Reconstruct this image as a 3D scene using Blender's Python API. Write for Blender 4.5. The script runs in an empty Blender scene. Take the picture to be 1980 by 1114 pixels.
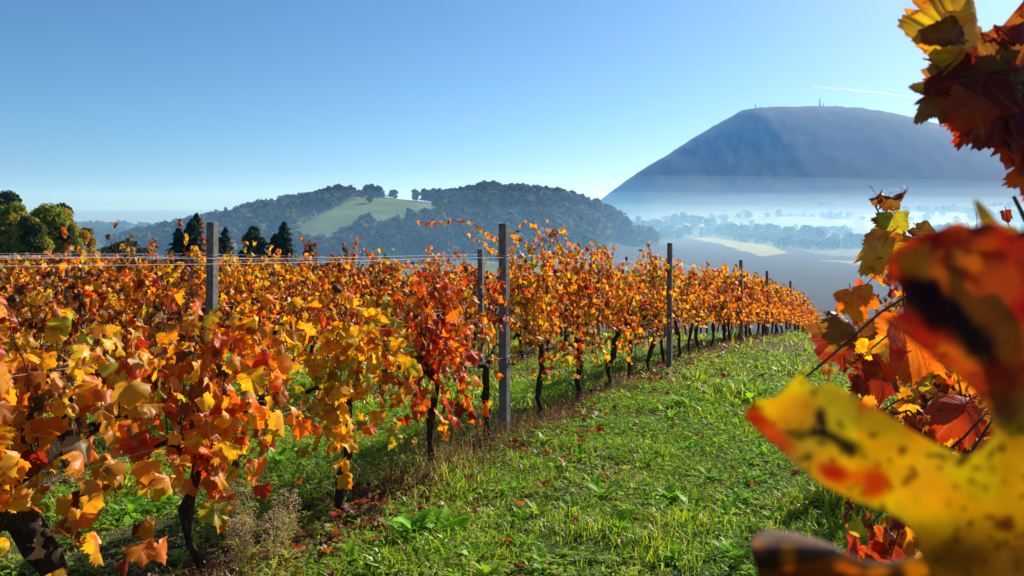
import bpy, bmesh, math, random
import numpy as np
from mathutils import Matrix, Vector

R = math.radians
scene = bpy.context.scene
COL = scene.collection

# ------------------------------------------------------------------ camera, sky, sun, exposure
CZ = 1.95                    # lens height above the ground under it
FPX, HX, HY = 1554.0, 990.0, 400.0     # focal length and horizon of the 1980 px photograph
cam_d = bpy.data.cameras.new('camera')
cam = bpy.data.objects.new('camera', cam_d)
COL.objects.link(cam)
scene.camera = cam
cam.location = (0, 0, CZ)
cam.rotation_euler = (R(90), 0, 0)
cam_d.sensor_width = 36.0
cam_d.lens = 36.0 * FPX / 1980.0
cam_d.shift_y = -(557.0 - HY) / 1980.0
cam_d.clip_start = 0.02
cam_d.clip_end = 80000
cam_d.dof.use_dof = True
cam_d.dof.focus_distance = 6.5
cam_d.dof.aperture_fstop = 10.0

SUN_AZ, SUN_EL = 42.0, 31.0            # clockwise from +Y, degrees
world = bpy.data.worlds.new('World')
scene.world = world
world.use_nodes = True
wn = world.node_tree.nodes
wl = world.node_tree.links
wn.clear()
sky_t = wn.new('ShaderNodeTexSky')
sky_t.sky_type = 'NISHITA'
sky_t.sun_disc = False
sky_t.sun_elevation = R(SUN_EL)
sky_t.sun_rotation = R(SUN_AZ)
sky_t.altitude = 2000
sky_t.air_density = 1.0
sky_t.dust_density = 3.5
sky_t.ozone_density = 10
bg = wn.new('ShaderNodeBackground')
bg.inputs['Strength'].default_value = 0.076
wo = wn.new('ShaderNodeOutputWorld')
tint = wn.new('ShaderNodeMix'); tint.data_type = 'RGBA'; tint.blend_type = 'MULTIPLY'; tint.inputs[0].default_value = 1.0
tint.inputs[7].default_value = (1.0, 1.0, 0.90, 1)     # the camera's white balance, the same over the whole sky
wl.new(sky_t.outputs[0], tint.inputs[6])
wl.new(tint.outputs[2], bg.inputs[0])
wl.new(bg.outputs[0], wo.inputs[0])

sun_d = bpy.data.lights.new('sun', 'SUN')
sun_d.energy = 5.0
sun_d.angle = R(0.6)
sun_d.color = (1.0, 0.91, 0.78)
sun = bpy.data.objects.new('sun', sun_d)
COL.objects.link(sun)
sd = Vector((math.sin(R(SUN_AZ)) * math.cos(R(SUN_EL)), math.cos(R(SUN_AZ)) * math.cos(R(SUN_EL)), math.sin(R(SUN_EL))))
sun.rotation_euler = sd.to_track_quat('Z', 'Y').to_euler()
sun.location = (40, 40, 60)

vs = scene.view_settings
vs.view_transform = 'Standard'
vs.look = 'None'
vs.exposure = 0.75
vs.gamma = 1.0
vs.use_curve_mapping = False
scene.render.engine = 'CYCLES'
cy = scene.cycles
cy.max_bounces = 8
cy.diffuse_bounces = 3
cy.glossy_bounces = 2
cy.transmission_bounces = 4
cy.transparent_max_bounces = 64
cy.volume_bounces = 2
cy.use_denoising = True
cy.sample_clamp_indirect = 6.0

# ------------------------------------------------------------------ helpers
rng = np.random.default_rng(11)


def tag(o, label=None, cat=None, group=None, kind=None):
    if label: o['label'] = label
    if cat: o['category'] = cat
    if group: o['group'] = group
    if kind: o['kind'] = kind
    return o


def make_mesh(name, V, F, mat=None, col=None, uv=None, smooth=False):
    """V (n,3); F a list of integer arrays (m,k); col (n,3) per vertex; uv (n,2) per vertex."""
    me = bpy.data.meshes.new(name)
    V = np.asarray(V, np.float32)
    if isinstance(F, np.ndarray): F = [F]
    F = [np.asarray(f, np.int32) for f in F if len(f)]
    li = np.concatenate([f.ravel() for f in F])
    tot = np.concatenate([np.full(len(f), f.shape[1], np.int32) for f in F])
    st = np.concatenate([[0], np.cumsum(tot)[:-1]]).astype(np.int32)
    me.vertices.add(len(V)); me.vertices.foreach_set('co', V.ravel())
    me.loops.add(len(li)); me.loops.foreach_set('vertex_index', li)
    me.polygons.add(len(tot)); me.polygons.foreach_set('loop_start', st); me.polygons.foreach_set('loop_total', tot)
    if smooth: me.polygons.foreach_set('use_smooth', np.ones(len(tot), bool))
    me.update(calc_edges=True)
    if col is not None:
        a = me.attributes.new('Col', 'FLOAT_COLOR', 'POINT')
        c4 = np.ones((len(V), 4), np.float32); c4[:, :3] = col
        a.data.foreach_set('color', c4.ravel())
    if uv is not None:
        u = me.uv_layers.new(name='UVMap')
        u.data.foreach_set('uv', np.asarray(uv, np.float32)[li].ravel())
    if mat: me.materials.append(mat)
    return me


def add_obj(name, me, parent=None, loc=(0, 0, 0), rot=(0, 0, 0)):
    o = bpy.data.objects.new(name, me)
    COL.objects.link(o)
    o.location = loc
    o.rotation_euler = rot
    if parent: o.parent = parent
    return o


def empty(name, loc, rz=0.0):
    o = bpy.data.objects.new(name, None)
    o.empty_display_size = 0.1
    COL.objects.link(o)
    o.location = loc
    o.rotation_euler = (0, 0, rz)
    return o


def rotm(az, tilt, roll):
    """(n,3,3): Rz(az) Rx(tilt) Ry(roll)"""
    az, tilt, roll = np.broadcast_arrays(np.asarray(az, float), np.asarray(tilt, float), np.asarray(roll, float))
    n = az.shape[0]
    def mk(a, ax):
        c, s = np.cos(a), np.sin(a)
        M = np.zeros((n, 3, 3))
        i, j, k = {'z': (0, 1, 2), 'x': (1, 2, 0), 'y': (2, 0, 1)}[ax]
        M[:, i, i] = c; M[:, i, j] = -s; M[:, j, i] = s; M[:, j, j] = c; M[:, k, k] = 1
        return M
    return mk(az, 'z') @ mk(tilt, 'x') @ mk(roll, 'y')


def stamp(tv, tf, M, L, cols=None, tuv=None):
    """copies of a template mesh: M (n,3,3), L (n,3), cols (n,3)"""
    n, v = len(M), len(tv)
    V = (np.einsum('nij,vj->nvi', M, tv) + L[:, None, :]).reshape(-1, 3)
    off = (np.arange(n) * v)[:, None, None]
    F = [(f[None] + off).reshape(-1, f.shape[1]) for f in tf]
    C = np.repeat(cols, v, axis=0) if cols is not None else None
    U = np.tile(tuv, (n, 1)) if tuv is not None else None
    return V, F, C, U


def merge(parts):
    Vs, Fs, Cs, Us, o = [], {}, [], [], 0
    for V, F, C, U in parts:
        if len(V) == 0: continue
        Vs.append(V)
        for f in F: Fs.setdefault(f.shape[1], []).append(f + o)
        if C is not None: Cs.append(C)
        if U is not None: Us.append(U)
        o += len(V)
    return (np.concatenate(Vs), [np.concatenate(x) for x in Fs.values()],
            np.concatenate(Cs) if Cs else None, np.concatenate(Us) if Us else None)


_tab = np.random.default_rng(5).random((256, 256))
def vnoise(x, y, s=0):
    x = np.asarray(x, float) + 37.3 * s; y = np.asarray(y, float) + 91.7 * s
    xi, yi = np.floor(x).astype(int), np.floor(y).astype(int)
    fx, fy = x - xi, y - yi
    fx, fy = fx * fx * (3 - 2 * fx), fy * fy * (3 - 2 * fy)
    g = lambda a, b: _tab[a & 255, b & 255]
    return (g(xi, yi) * (1 - fx) + g(xi + 1, yi) * fx) * (1 - fy) + (g(xi, yi + 1) * (1 - fx) + g(xi + 1, yi + 1) * fx) * fy


def fbm(x, y, s=0, o=4):
    t, a, n = 0, 0.5, 0
    for i in range(o):
        t = t + a * vnoise(np.asarray(x) * 2 ** i, np.asarray(y) * 2 ** i, s + i); n += a; a *= .5
    return t / n


def sstep(a, b, x):
    t = np.clip((np.asarray(x, float) - a) / (b - a), 0, 1)
    return t * t * (3 - 2 * t)


def tube(P, r, k=6, cap=True):
    """tube along polyline P (n,3) with radii r (n)"""
    P = np.asarray(P, float); n = len(P)
    r = np.broadcast_to(np.asarray(r, float), (n,))
    T = np.gradient(P, axis=0); T /= np.linalg.norm(T, axis=1)[:, None] + 1e-9
    ref = np.array([0, 0, 1.0]) if abs(T[:, 2]).mean() < 0.8 else np.array([1.0, 0, 0])
    A = np.cross(T, ref); A /= np.linalg.norm(A, axis=1)[:, None] + 1e-9
    B = np.cross(T, A)
    th = np.arange(k) * 2 * math.pi / k
    V = (P[:, None] + r[:, None, None] * (A[:, None] * np.cos(th)[None, :, None] + B[:, None] * np.sin(th)[None, :, None])).reshape(-1, 3)
    i = np.arange(n - 1)[:, None] * k; j = np.arange(k)[None]; j2 = (j + 1) % k
    F = [np.stack([i + j, i + j2, i + k + j2, i + k + j], -1).reshape(-1, 4)]
    if cap:
        V = np.concatenate([V, P[:1], P[-1:]])
        a, b = n * k, n * k + 1
        jj = np.arange(k)
        F.append(np.concatenate([np.stack([np.full(k, a), (jj + 1) % k, jj], -1),
                                 np.stack([np.full(k, b), (n - 1) * k + jj, (n - 1) * k + (jj + 1) % k], -1)]))
    return V, F, None, None


def at(px, py, y):
    """world point seen at photo pixel (px,py) standing y metres off"""
    return np.array([(px - HX) / FPX * y, y, CZ - (py - HY) / FPX * y])


# ------------------------------------------------------------------ materials
def nmat(name):
    m = bpy.data.materials.new(name)
    m.use_nodes = True
    m.node_tree.nodes.clear()
    return m, m.node_tree.nodes, m.node_tree.links


def N(nodes, t, **kw):
    n = nodes.new('ShaderNode' + t)
    for k, v in kw.items():
        if hasattr(n, k) and k not in n.inputs: setattr(n, k, v)
        else: n.inputs[k].default_value = v
    return n


def mixrgb(nodes, links, typ, fac, a, b):
    n = nodes.new('ShaderNodeMix'); n.data_type = 'RGBA'; n.blend_type = typ
    for s, v in ((n.inputs[0], fac), (n.inputs[6], a), (n.inputs[7], b)):
        if hasattr(v, 'is_linked'): links.new(v, s)
        elif isinstance(v, (int, float)): s.default_value = v
        else: s.default_value = (*v, 1)
    return n.outputs[2]


def ramp(nodes, links, src, stops):
    n = nodes.new('ShaderNodeValToRGB')
    e = n.color_ramp.elements
    while len(e) < len(stops): e.new(0.5)
    for el, (p, c) in zip(e, stops):
        el.position = p; el.color = (*c, 1) if not isinstance(c, float) else (c, c, c, 1)
    links.new(src, n.inputs[0])
    return n.outputs[0]


def surf_mat(name, base, var=0.25, scale=20.0, rough=0.8, bump=0.0, spec=0.3, stops=None, stretch=(1, 1, 1)):
    """noise-mottled opaque surface"""
    m, n, l = nmat(name)
    tc = N(n, 'TexCoord'); mp = N(n, 'Mapping'); mp.inputs['Scale'].default_value = stretch
    l.new(tc.outputs['Object'], mp.inputs[0])
    ns = N(n, 'TexNoise', Scale=scale, Detail=6.0, Roughness=0.65)
    l.new(mp.outputs[0], ns.inputs['Vector'])
    if stops: c = ramp(n, l, ns.outputs[0], stops)
    else:
        lo = tuple(x * (1 - var) for x in base); hi = tuple(min(1, x * (1 + var)) for x in base)
        c = ramp(n, l, ns.outputs[0], [(0.3, lo), (0.7, hi)])
    b = N(n, 'BsdfPrincipled', Roughness=rough)
    b.inputs['Specular IOR Level'].default_value = spec
    l.new(c, b.inputs['Base Color'])
    if bump:
        bp = N(n, 'Bump', Strength=bump, Distance=0.02)
        l.new(ns.outputs[0], bp.inputs['Height']); l.new(bp.outputs[0], b.inputs['Normal'])
    o = N(n, 'OutputMaterial'); l.new(b.outputs[0], o.inputs[0])
    return m


def leafy_mat(name, trans=0.45, gloss=0.06, rough=0.4, attr='Col', detail=None, tsat=1.0):
    """thin leaf: diffuse + translucent + a little gloss; colour from a vertex attribute or the object's colour"""
    m, n, l = nmat(name)
    if attr == 'object': src = N(n, 'ObjectInfo').outputs['Color']
    else:
        a = N(n, 'Attribute'); a.attribute_name = attr; src = a.outputs['Color']
    if detail == 'vine':
        uv = N(n, 'UVMap').outputs[0]
        oi = N(n, 'ObjectInfo')
        ad = N(n, 'VectorMath', operation='ADD')
        sc = N(n, 'VectorMath', operation='SCALE'); sc.inputs['Scale'].default_value = 13.0
        cmb = N(n, 'CombineXYZ'); l.new(oi.outputs['Random'], cmb.inputs[0]); l.new(oi.outputs['Random'], cmb.inputs[2])
        l.new(cmb.outputs[0], sc.inputs[0]); l.new(uv, ad.inputs[0]); l.new(sc.outputs[0], ad.inputs[1])
        n1 = N(n, 'TexNoise', Scale=1.6, Detail=5.0, Roughness=0.6); l.new(ad.outputs[0], n1.inputs['Vector'])
        n2 = N(n, 'TexNoise', Scale=5.0, Detail=4.0, Roughness=0.7); l.new(ad.outputs[0], n2.inputs['Vector'])
        # redder and yellower areas
        red = mixrgb(n, l, 'MULTIPLY', 1.0, src, (0.92, 0.40, 0.32))
        yel = mixrgb(n, l, 'MULTIPLY', 1.0, src, (1.08, 1.38, 0.8))
        f1 = ramp(n, l, n1.outputs[0], [(0.42, 0.0), (0.66, 1.0)])
        src2 = mixrgb(n, l, 'MIX', f1, yel, red)
        # dry brown spots
        f2 = ramp(n, l, n2.outputs[0], [(0.60, 0.0), (0.68, 0.85)])
        src2 = mixrgb(n, l, 'MIX', f2, src2, (0.075, 0.028, 0.010))
        # pale veins: five rays from the petiole
        sx = N(n, 'SeparateXYZ'); l.new(uv, sx.inputs[0])
        ax = N(n, 'Math', operation='ABSOLUTE'); l.new(sx.outputs[0], ax.inputs[0])
        at2 = N(n, 'Math', operation='ARCTAN2'); l.new(ax.outputs[0], at2.inputs[0]); l.new(sx.outputs[1], at2.inputs[1])
        pp = N(n, 'Math', operation='PINGPONG'); pp.inputs[1].default_value = 0.475; l.new(at2.outputs[0], pp.inputs[0])
        ln = N(n, 'VectorMath', operation='LENGTH'); l.new(uv, ln.inputs[0])
        mu = N(n, 'Math', operation='MULTIPLY'); l.new(pp.outputs[0], mu.inputs[0]); l.new(ln.outputs['Value'], mu.inputs[1])
        f3 = ramp(n, l, mu.outputs[0], [(0.005, 0.30), (0.022, 0.0)])
        src2 = mixrgb(n, l, 'MIX', f3, src2, (0.42, 0.24, 0.06))
        src = src2
    elif detail == 'noise':
        tc = N(n, 'TexCoord'); n1 = N(n, 'TexNoise', Scale=0.35, Detail=3.0); l.new(tc.outputs['Object'], n1.inputs['Vector'])
        f = ramp(n, l, n1.outputs[0], [(0.3, 0.65), (0.7, 1.3)])
        src = mixrgb(n, l, 'MULTIPLY', 1.0, src, f)
    d = N(n, 'BsdfDiffuse'); l.new(src, d.inputs[0])
    t = N(n, 'BsdfTranslucent')
    tcol = mixrgb(n, l, 'MULTIPLY', 1.0, src, (1.25 * tsat, 1.1 * tsat, 0.7 * tsat)); l.new(tcol, t.inputs[0])
    mx = N(n, 'MixShader'); mx.inputs[0].default_value = trans
    l.new(d.outputs[0], mx.inputs[1]); l.new(t.outputs[0], mx.inputs[2])
    g = N(n, 'BsdfGlossy', Roughness=rough); g.inputs[0].default_value = (0.9, 0.95, 1, 1)
    lw = N(n, 'LayerWeight'); lw.inputs[0].default_value = 0.35
    gm = N(n, 'Math', operation='MULTIPLY_ADD'); l.new(lw.outputs['Facing'], gm.inputs[0]); gm.inputs[1].default_value = gloss * 2; gm.inputs[2].default_value = gloss * 0.4
    m2 = N(n, 'MixShader'); l.new(gm.outputs[0], m2.inputs[0]); l.new(mx.outputs[0], m2.inputs[1]); l.new(g.outputs[0], m2.inputs[2])
    o = N(n, 'OutputMaterial'); l.new(m2.outputs[0], o.inputs[0])
    return m


M_leaf = leafy_mat('vine_leaf', 0.53, 0.022, 0.45, 'object', 'vine')
M_leaf_far = leafy_mat('vine_foliage', 0.53, 0.022, 0.45, 'Col')
M_grass = leafy_mat('grass_blade', 0.48, 0.025, 0.4, 'Col')
M_herb = leafy_mat('herb_leaf', 0.50, 0.009, 0.40, 'Col')
M_weed = leafy_mat('weed_leaf', 0.50, 0.012, 0.45, 'object')
M_tree = leafy_mat('tree_foliage', 0.48, 0.008, 0.5, 'Col')
M_dry = leafy_mat('dry_stalk', 0.30, 0.02, 0.6, 'Col')
M_bark = surf_mat('vine_bark', None, scale=60, rough=0.95, bump=1.0, spec=0.1, stretch=(1, 1, 0.18),
                  stops=[(0.3, (0.018, 0.012, 0.008)), (0.55, (0.06, 0.042, 0.03)), (0.75, (0.13, 0.10, 0.075))])
M_cane = surf_mat('vine_cane', None, scale=25, rough=0.7, spec=0.3,
                  stops=[(0.3, (0.05, 0.022, 0.012)), (0.7, (0.15, 0.07, 0.035))])
M_tbark = surf_mat('tree_bark', (0.05, 0.04, 0.03), 0.4, 8, 0.95)
M_conc = surf_mat('concrete', None, scale=14, rough=0.9, bump=0.35, spec=0.2,
                  stops=[(0.25, (0.10, 0.097, 0.095)), (0.5, (0.17, 0.167, 0.16)), (0.72, (0.26, 0.255, 0.24))])
M_wire = surf_mat('galvanised_wire', (0.42, 0.43, 0.45), 0.25, 40, 0.45, spec=0.5)
M_stake = surf_mat('rusty_stake', (0.09, 0.06, 0.045), 0.5, 60, 0.8)
# ------------------------------------------------------------------ terrain
VAL, SEA = -38.0, -80.0      # valley floor and sea, relative to the lens

HILL_X = [-420, -330, -285, -236, -200, -165, -145, -120, -95, -65, -40, -15, 20, 46, 70, 90, 112, 150, 220]
HILL_Z = [-38, -34, -24, -9, -1, 5, 8.5, 7.5, 5.0, 1.5, 4, 7.5, 7.0, 3.5, -3, -13, -29, -38, -38]
MT_X = [300, 375, 405, 470, 530, 600, 660, 765, 880, 955, 1060, 1190, 1295, 1400, 1510, 1614, 1800, 2100, 2500, 3000, 3800, 5000]
MT_Z = [-95, -80, 12, 90, 140, 188, 222, 292, 360, 400, 411, 411, 413, 407, 391, 366, 310, 230, 150, 90, 30, -20]
LOWH = [(450, 1500, 24, 230, 130), (425, 1950, 34, 230, 120), (900, 1750, 26, 260, 160), (1250, 2050, 40, 330, 160),
        (250, 1250, 8, 160, 90), (-480, 1050, 8, 200, 130), (620, 1080, 7, 170, 80)]


def hgt(x, y):
    """ground height relative to the lens"""
    x = np.asarray(x, float); y = np.asarray(y, float)
    c = 0.00055 + 0.00145 * sstep(-28, 6, x)
    yc = np.maximum(y, -25)
    q = np.where(yc < 45, np.where(yc > 0, yc * yc, 0), 45 ** 2 + 90 * (yc - 45))
    near = -(CZ + 0.035 * yc + c * q)
    near = np.maximum(near, -46)
    far = VAL + 5 * (fbm(x / 420, y / 420, 3, 3) - 0.5)
    # wooded hill 750 m off
    wob = 30 * (fbm(x / 130, 0 * x, 9, 2) - .5)
    lo_ = 440 + 175 * sstep(10, 110, x)
    t_ = np.clip((y + wob - lo_) / (735 - lo_), 0, 1)
    D = t_ * t_ * (3 - 2 * t_) * (1 - sstep(775, 1150, y + wob))
    P = np.interp(x, HILL_X, HILL_Z)
    far = far + np.maximum(P - VAL, 0) * D * (0.93 + 0.14 * fbm(x / 60, y / 60, 4, 3))
    for cx, cy_, hh, sx, sy in LOWH:
        far = far + hh * np.exp(-((x - cx) / sx) ** 2 - ((y - cy_) / sy) ** 2)
    # mountain
    Pm = np.interp(x, MT_X, MT_Z)
    t = (y - 2150) / 1150.0
    S = np.where(t < 1, sstep(-0.05, 1.0, t) * 0.75 + 0.25 * np.clip(t, 0, 1), 1 - 0.8 * sstep(0, 1.6, t - 1))
    gull = (fbm(x / 260, y / 420, 14, 4) - 0.5)
    mt = (Pm - VAL) * S + 20 * gull * np.clip(S, 0, 1) * np.clip(1.12 - S, 0, 1) * (Pm > -20)
    m_on = sstep(360, 425, x) * sstep(2000, 2300, y)
    # the land drops to the sea on the left of the mountain
    drop = sstep(1250, 2400, y - 0.0 * x) * (1 - sstep(330, 620, x)) + sstep(4200, 5200, y)
    far = far * (1 - np.clip(drop, 0, 1)) + (SEA - 14) * np.clip(drop, 0, 1)
    far = np.where(m_on > 0, np.maximum(far, (VAL + mt) * m_on + (SEA - 14) * (1 - m_on)) * (1 - sstep(4200, 5400, y)) + (SEA - 14) * sstep(4200, 5400, y), far)
    w = sstep(95, 330, y)
    h = near * (1 - w) + far * w
    # small bumps near the lens
    h = h + (0.07 * (fbm(x / 1.3, y / 1.3, 21, 3) - .5) + 0.10 * (fbm(x / 4.0, y / 4.0, 22, 2) - .5)) * (1 - sstep(40, 80, np.hypot(x, y)))
    return h


def gz(x, y):
    return hgt(x, y) + CZ


def in_poly(x, y, poly):
    x = np.asarray(x); y = np.asarray(y)
    ins = np.zeros(x.shape, bool)
    n = len(poly)
    for i in range(n):
        x1, y1 = poly[i]; x2, y2 = poly[(i + 1) % n]
        cond = ((y1 > y) != (y2 > y)) & (x < (x2 - x1) * (y - y1) / (y2 - y1 + 1e-12) + x1)
        ins ^= cond
    return ins


def gp(px, py, drop=-VAL):
    """valley-floor point under a photo pixel"""
    y = drop * FPX / (py - HY)
    return ((px - HX) / FPX * y, y)


FIELDS = [  # (polygon on the ground, colour)
    ([gp(1330, 461), gp(1375, 458), gp(1420, 466), gp(1480, 474), gp(1528, 489), gp(1478, 496), gp(1440, 487), gp(1390, 472)], (0.30, 0.32, 0.10)),
    ([gp(1585, 503), gp(1720, 505), gp(1740, 520), gp(1640, 511)], (0.24, 0.26, 0.11)),
    ([gp(1395, 443), gp(1460, 431), gp(1600, 430), gp(1650, 440), gp(1640, 456), gp(1580, 462), gp(1450, 452)], (0.20, 0.27, 0.08)),
    ([gp(1180, 452), gp(1290, 447), gp(1300, 455), gp(1190, 460)], (0.20, 0.26, 0.09)),
    ([gp(1660, 432), gp(1900, 428), gp(1980, 450), gp(1700, 462)], (0.22, 0.27, 0.10)),
    ([gp(1000, 497), gp(1080, 486), gp(1110, 500), gp(1040, 530), gp(990, 525)], (0.17, 0.22, 0.07)),
    ([gp(700, 497), gp(880, 488), gp(960, 494), gp(930, 520), gp(720, 515)], (0.17, 0.20, 0.08)),
    ([gp(1290, 439), gp(1400, 434), gp(1420, 440), gp(1330, 447)], (0.24, 0.27, 0.10)),
    ([gp(1540, 482), gp(1650, 480), gp(1760, 486), gp(1720, 498), gp(1600, 494)], (0.12, 0.15, 0.07)),
    ([gp(1240, 505), gp(1330, 512), gp(1420, 530), gp(1300, 540), gp(1200, 520)], (0.10, 0.10, 0.06)),
    ([gp(1150, 488), gp(1230, 468), gp(1330, 461), gp(1480, 478), gp(1640, 484), gp(1760, 488), gp(2100, 496), (900, 330), (900, 150), (-60, 200), (20, 420)], (0.036, 0.036, 0.036)),
]
HILL_FIELD = [(-182, 560), (-150, 630), (-140, 700), (-150, 745), (-110, 770), (-66, 760), (-45, 700), (-62, 640), (-105, 600), (-130, 560), (-160, 535)]
HILL_FIELD2 = [(-120, 470), (-60, 500), (-20, 520), (20, 480), (-30, 440), (-100, 440)]


def land_colour(x, y):
    n1 = fbm(x / 2.2, y / 2.2, 31, 4); n2 = fbm(x / 60, y / 60, 33, 4); n3 = fbm(x / 0.5, y / 0.5, 35, 3)
    d = np.hypot(x, y)
    C = np.zeros(x.shape + (3,))
    soil = np.stack([0.085 + 0.07 * n1, 0.068 + 0.06 * n1, 0.035 + 0.03 * n1], -1)
    turf = np.stack([0.055 + 0.05 * n3, 0.095 + 0.06 * n3, 0.02 + 0.015 * n3], -1)
    k = sstep(0.35, 0.6, n1)[..., None]
    near = soil * (1 - k) + turf * k
    wood = np.stack([0.030 + 0.03 * n2, 0.045 + 0.035 * n2, 0.018 + 0.012 * n2], -1)
    plain = np.stack([0.08 + 0.05 * n2, 0.10 + 0.05 * n2, 0.04 + 0.02 * n2], -1)
    hill = (y > 430) & (y < 1150) & (x < 190)
    mtn = (y > 2050)
    w = sstep(50, 120, d)[..., None]
    wood = np.where(mtn[..., None], np.stack([0.016 + 0.012 * n2, 0.028 + 0.014 * n2, 0.014 + 0.006 * n2], -1), wood)
    farc = np.where((hill | mtn)[..., None], wood, plain)
    fw = 14 * (fbm(x / 40, y / 40, 45, 3) - .5)
    for poly, c in FIELDS[::-1]:
        f = in_poly(x + fw, y + fw, poly)
        f = f & (y < 1900)
        farc[f] = np.array(c) * (0.85 + 0.3 * n2[f])[:, None]
    wig = 12 * (fbm(x / 25, y / 25, 41, 3) - .5)
    for poly in (HILL_FIELD, HILL_FIELD2):
        f = in_poly(x + wig, y + wig, poly)
        farc[f] = np.stack([0.07 + 0.06 * n2[f], 0.115 + 0.06 * n2[f], 0.03 + 0.02 * n2[f]], -1) * (0.8 + 0.5 * fbm(x[f] / 14, y[f] / 14, 46, 3))[:, None]
    C = near * (1 - w) + farc * w
    # limestone scars and paler scrub on the mountain
    sc = sstep(0.60, 0.72, fbm(x / 130, y / 90, 55, 5)) * (y > 2200)
    C = C * (1 - 0.15 * sc[..., None]) + np.array([0.13, 0.13, 0.10]) * 0.15 * sc[..., None]
    return C


def build_ground():
    a1 = np.linspace(-40, 40, 380)
    a2 = np.concatenate([np.linspace(40, 110, 50)[1:], np.linspace(110, 250, 20)[1:], np.linspace(250, 320, 50)[1:-1]])
    ang = np.radians(np.concatenate([a1, a2]))
    r = np.concatenate([np.geomspace(0.25, 60, 150), np.geomspace(60, 480, 60)[1:], np.geomspace(480, 1500, 100)[1:],
                        np.geomspace(1500, 4600, 90)[1:], np.geomspace(4600, 24000, 12)[1:]])
    A, Rr = np.meshgrid(ang, r)
    X, Y = Rr * np.sin(A), Rr * np.cos(A)
    Z = gz(X, Y)
    # forest texture on the far slopes
    far = sstep(2000, 2400, Rr) * (Y > 2000)
    Z = Z + far * 9 * (fbm(X / 16, Y / 16, 61, 2) - 0.5)
    C = land_colour(X, Y)
    na, nr = len(ang), len(r)
    V = np.stack([X, Y, Z], -1).reshape(-1, 3)
    i = np.arange(nr - 1)[:, None] * na; j = np.arange(na)[None]; j2 = (j + 1) % na
    F = np.stack([i + j, i + na + j, i + na + j2, i + j2], -1).reshape(-1, 4)
    c0 = len(V)
    V = np.concatenate([V, [[0, 0, float(gz(0.0, 0.0))]]])
    jj = np.arange(na)
    T = np.stack([np.full(na, c0), jj, (jj + 1) % na], -1)
    Cc = np.concatenate([C.reshape(-1, 3), C.reshape(-1, 3)[:1]])
    m, n, l = nmat('ground')
    a = N(n, 'Attribute'); a.attribute_name = 'Col'
    tc = N(n, 'TexCoord')
    n1 = N(n, 'TexNoise', Scale=30.0, Detail=8.0, Roughness=0.75); l.new(tc.outputs['Object'], n1.inputs['Vector'])
    n2 = N(n, 'TexNoise', Scale=0.06, Detail=8.0, Roughness=0.7); l.new(tc.outputs['Object'], n2.inputs['Vector'])
    f1 = ramp(n, l, n1.outputs[0], [(0.35, 0.35), (0.65, 1.6)]); f2 = ramp(n, l, n2.outputs[0], [(0.3, 0.75), (0.7, 1.25)])
    c = mixrgb(n, l, 'MULTIPLY', 1.0, a.outputs['Color'], f1); c = mixrgb(n, l, 'MULTIPLY', 1.0, c, f2)
    b = N(n, 'BsdfPrincipled', Roughness=0.95); b.inputs['Specular IOR Level'].default_value = 0.1
    l.new(c, b.inputs['Base Color'])
    bp = N(n, 'Bump', Strength=1.0, Distance=0.05); l.new(n1.outputs[0], bp.inputs['Height']); l.new(bp.outputs[0], b.inputs['Normal'])
    o = N(n, 'OutputMaterial'); l.new(b.outputs[0], o.inputs[0])
    me = make_mesh('ground', V, [F, T], m, Cc, smooth=True)
    g = add_obj('ground', me)
    tag(g, 'grassy vineyard ground falling to the valley, fields, wooded hill and mountain', 'ground', kind='structure')
    return g


ground = build_ground()

# the sea, left of the mountain
ms, n, l = nmat('sea_water')
tc = N(n, 'TexCoord'); nz = N(n, 'TexNoise', Scale=0.004, Detail=8.0); l.new(tc.outputs['Object'], nz.inputs['Vector'])
b = N(n, 'BsdfPrincipled', Roughness=0.45); b.inputs['Base Color'].default_value = (0.16, 0.24, 0.29, 1)
bp = N(n, 'Bump', Strength=0.5, Distance=6.0); l.new(nz.outputs[0], bp.inputs['Height']); l.new(bp.outputs[0], b.inputs['Normal'])
o_ = N(n, 'OutputMaterial'); l.new(b.outputs[0], o_.inputs[0])
xs = np.linspace(-26000, 26000, 27); ys = np.concatenate([np.linspace(1300, 6000, 8), np.linspace(6000, 26000, 8)[1:]])
Xs, Ys = np.meshgrid(xs, ys)
Vs = np.stack([Xs, Ys, np.full(Xs.shape, SEA + CZ)], -1).reshape(-1, 3)
i = np.arange(len(ys) - 1)[:, None] * len(xs); j = np.arange(len(xs) - 1)[None]
Fs = np.stack([i + j, i + j + 1, i + len(xs) + j + 1, i + len(xs) + j], -1).reshape(-1, 4)
sea = add_obj('sea', make_mesh('sea', Vs, Fs, ms))
tag(sea, 'calm blue sea behind the coast trees', 'sea', kind='structure')

# ------------------------------------------------------------------ haze
def volume_mat(name, colour, density, aniso):
    m, n, l = nmat(name)
    v = N(n, 'VolumePrincipled')
    v.inputs['Color'].default_value = (*colour, 1)
    v.inputs['Absorption Color'].default_value = (1, 1, 1, 1)
    v.inputs['Density'].default_value = density
    v.inputs['Anisotropy'].default_value = aniso
    o = N(n, 'OutputMaterial'); l.new(v.outputs[0], o.inputs['Volume'])
    return m


def closed_box(name, lo, hi, mat):
    (x0, y0, z0), (x1, y1, z1) = lo, hi
    V = np.array([(x, y, z) for x in (x0, x1) for y in (y0, y1) for z in (z0, z1)], float)
    F = np.array([(0, 1, 3, 2), (4, 6, 7, 5), (0, 4, 5, 1), (2, 3, 7, 6), (0, 2, 6, 4), (1, 5, 7, 3)])
    return add_obj(name, make_mesh(name, V, F, mat))


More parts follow.
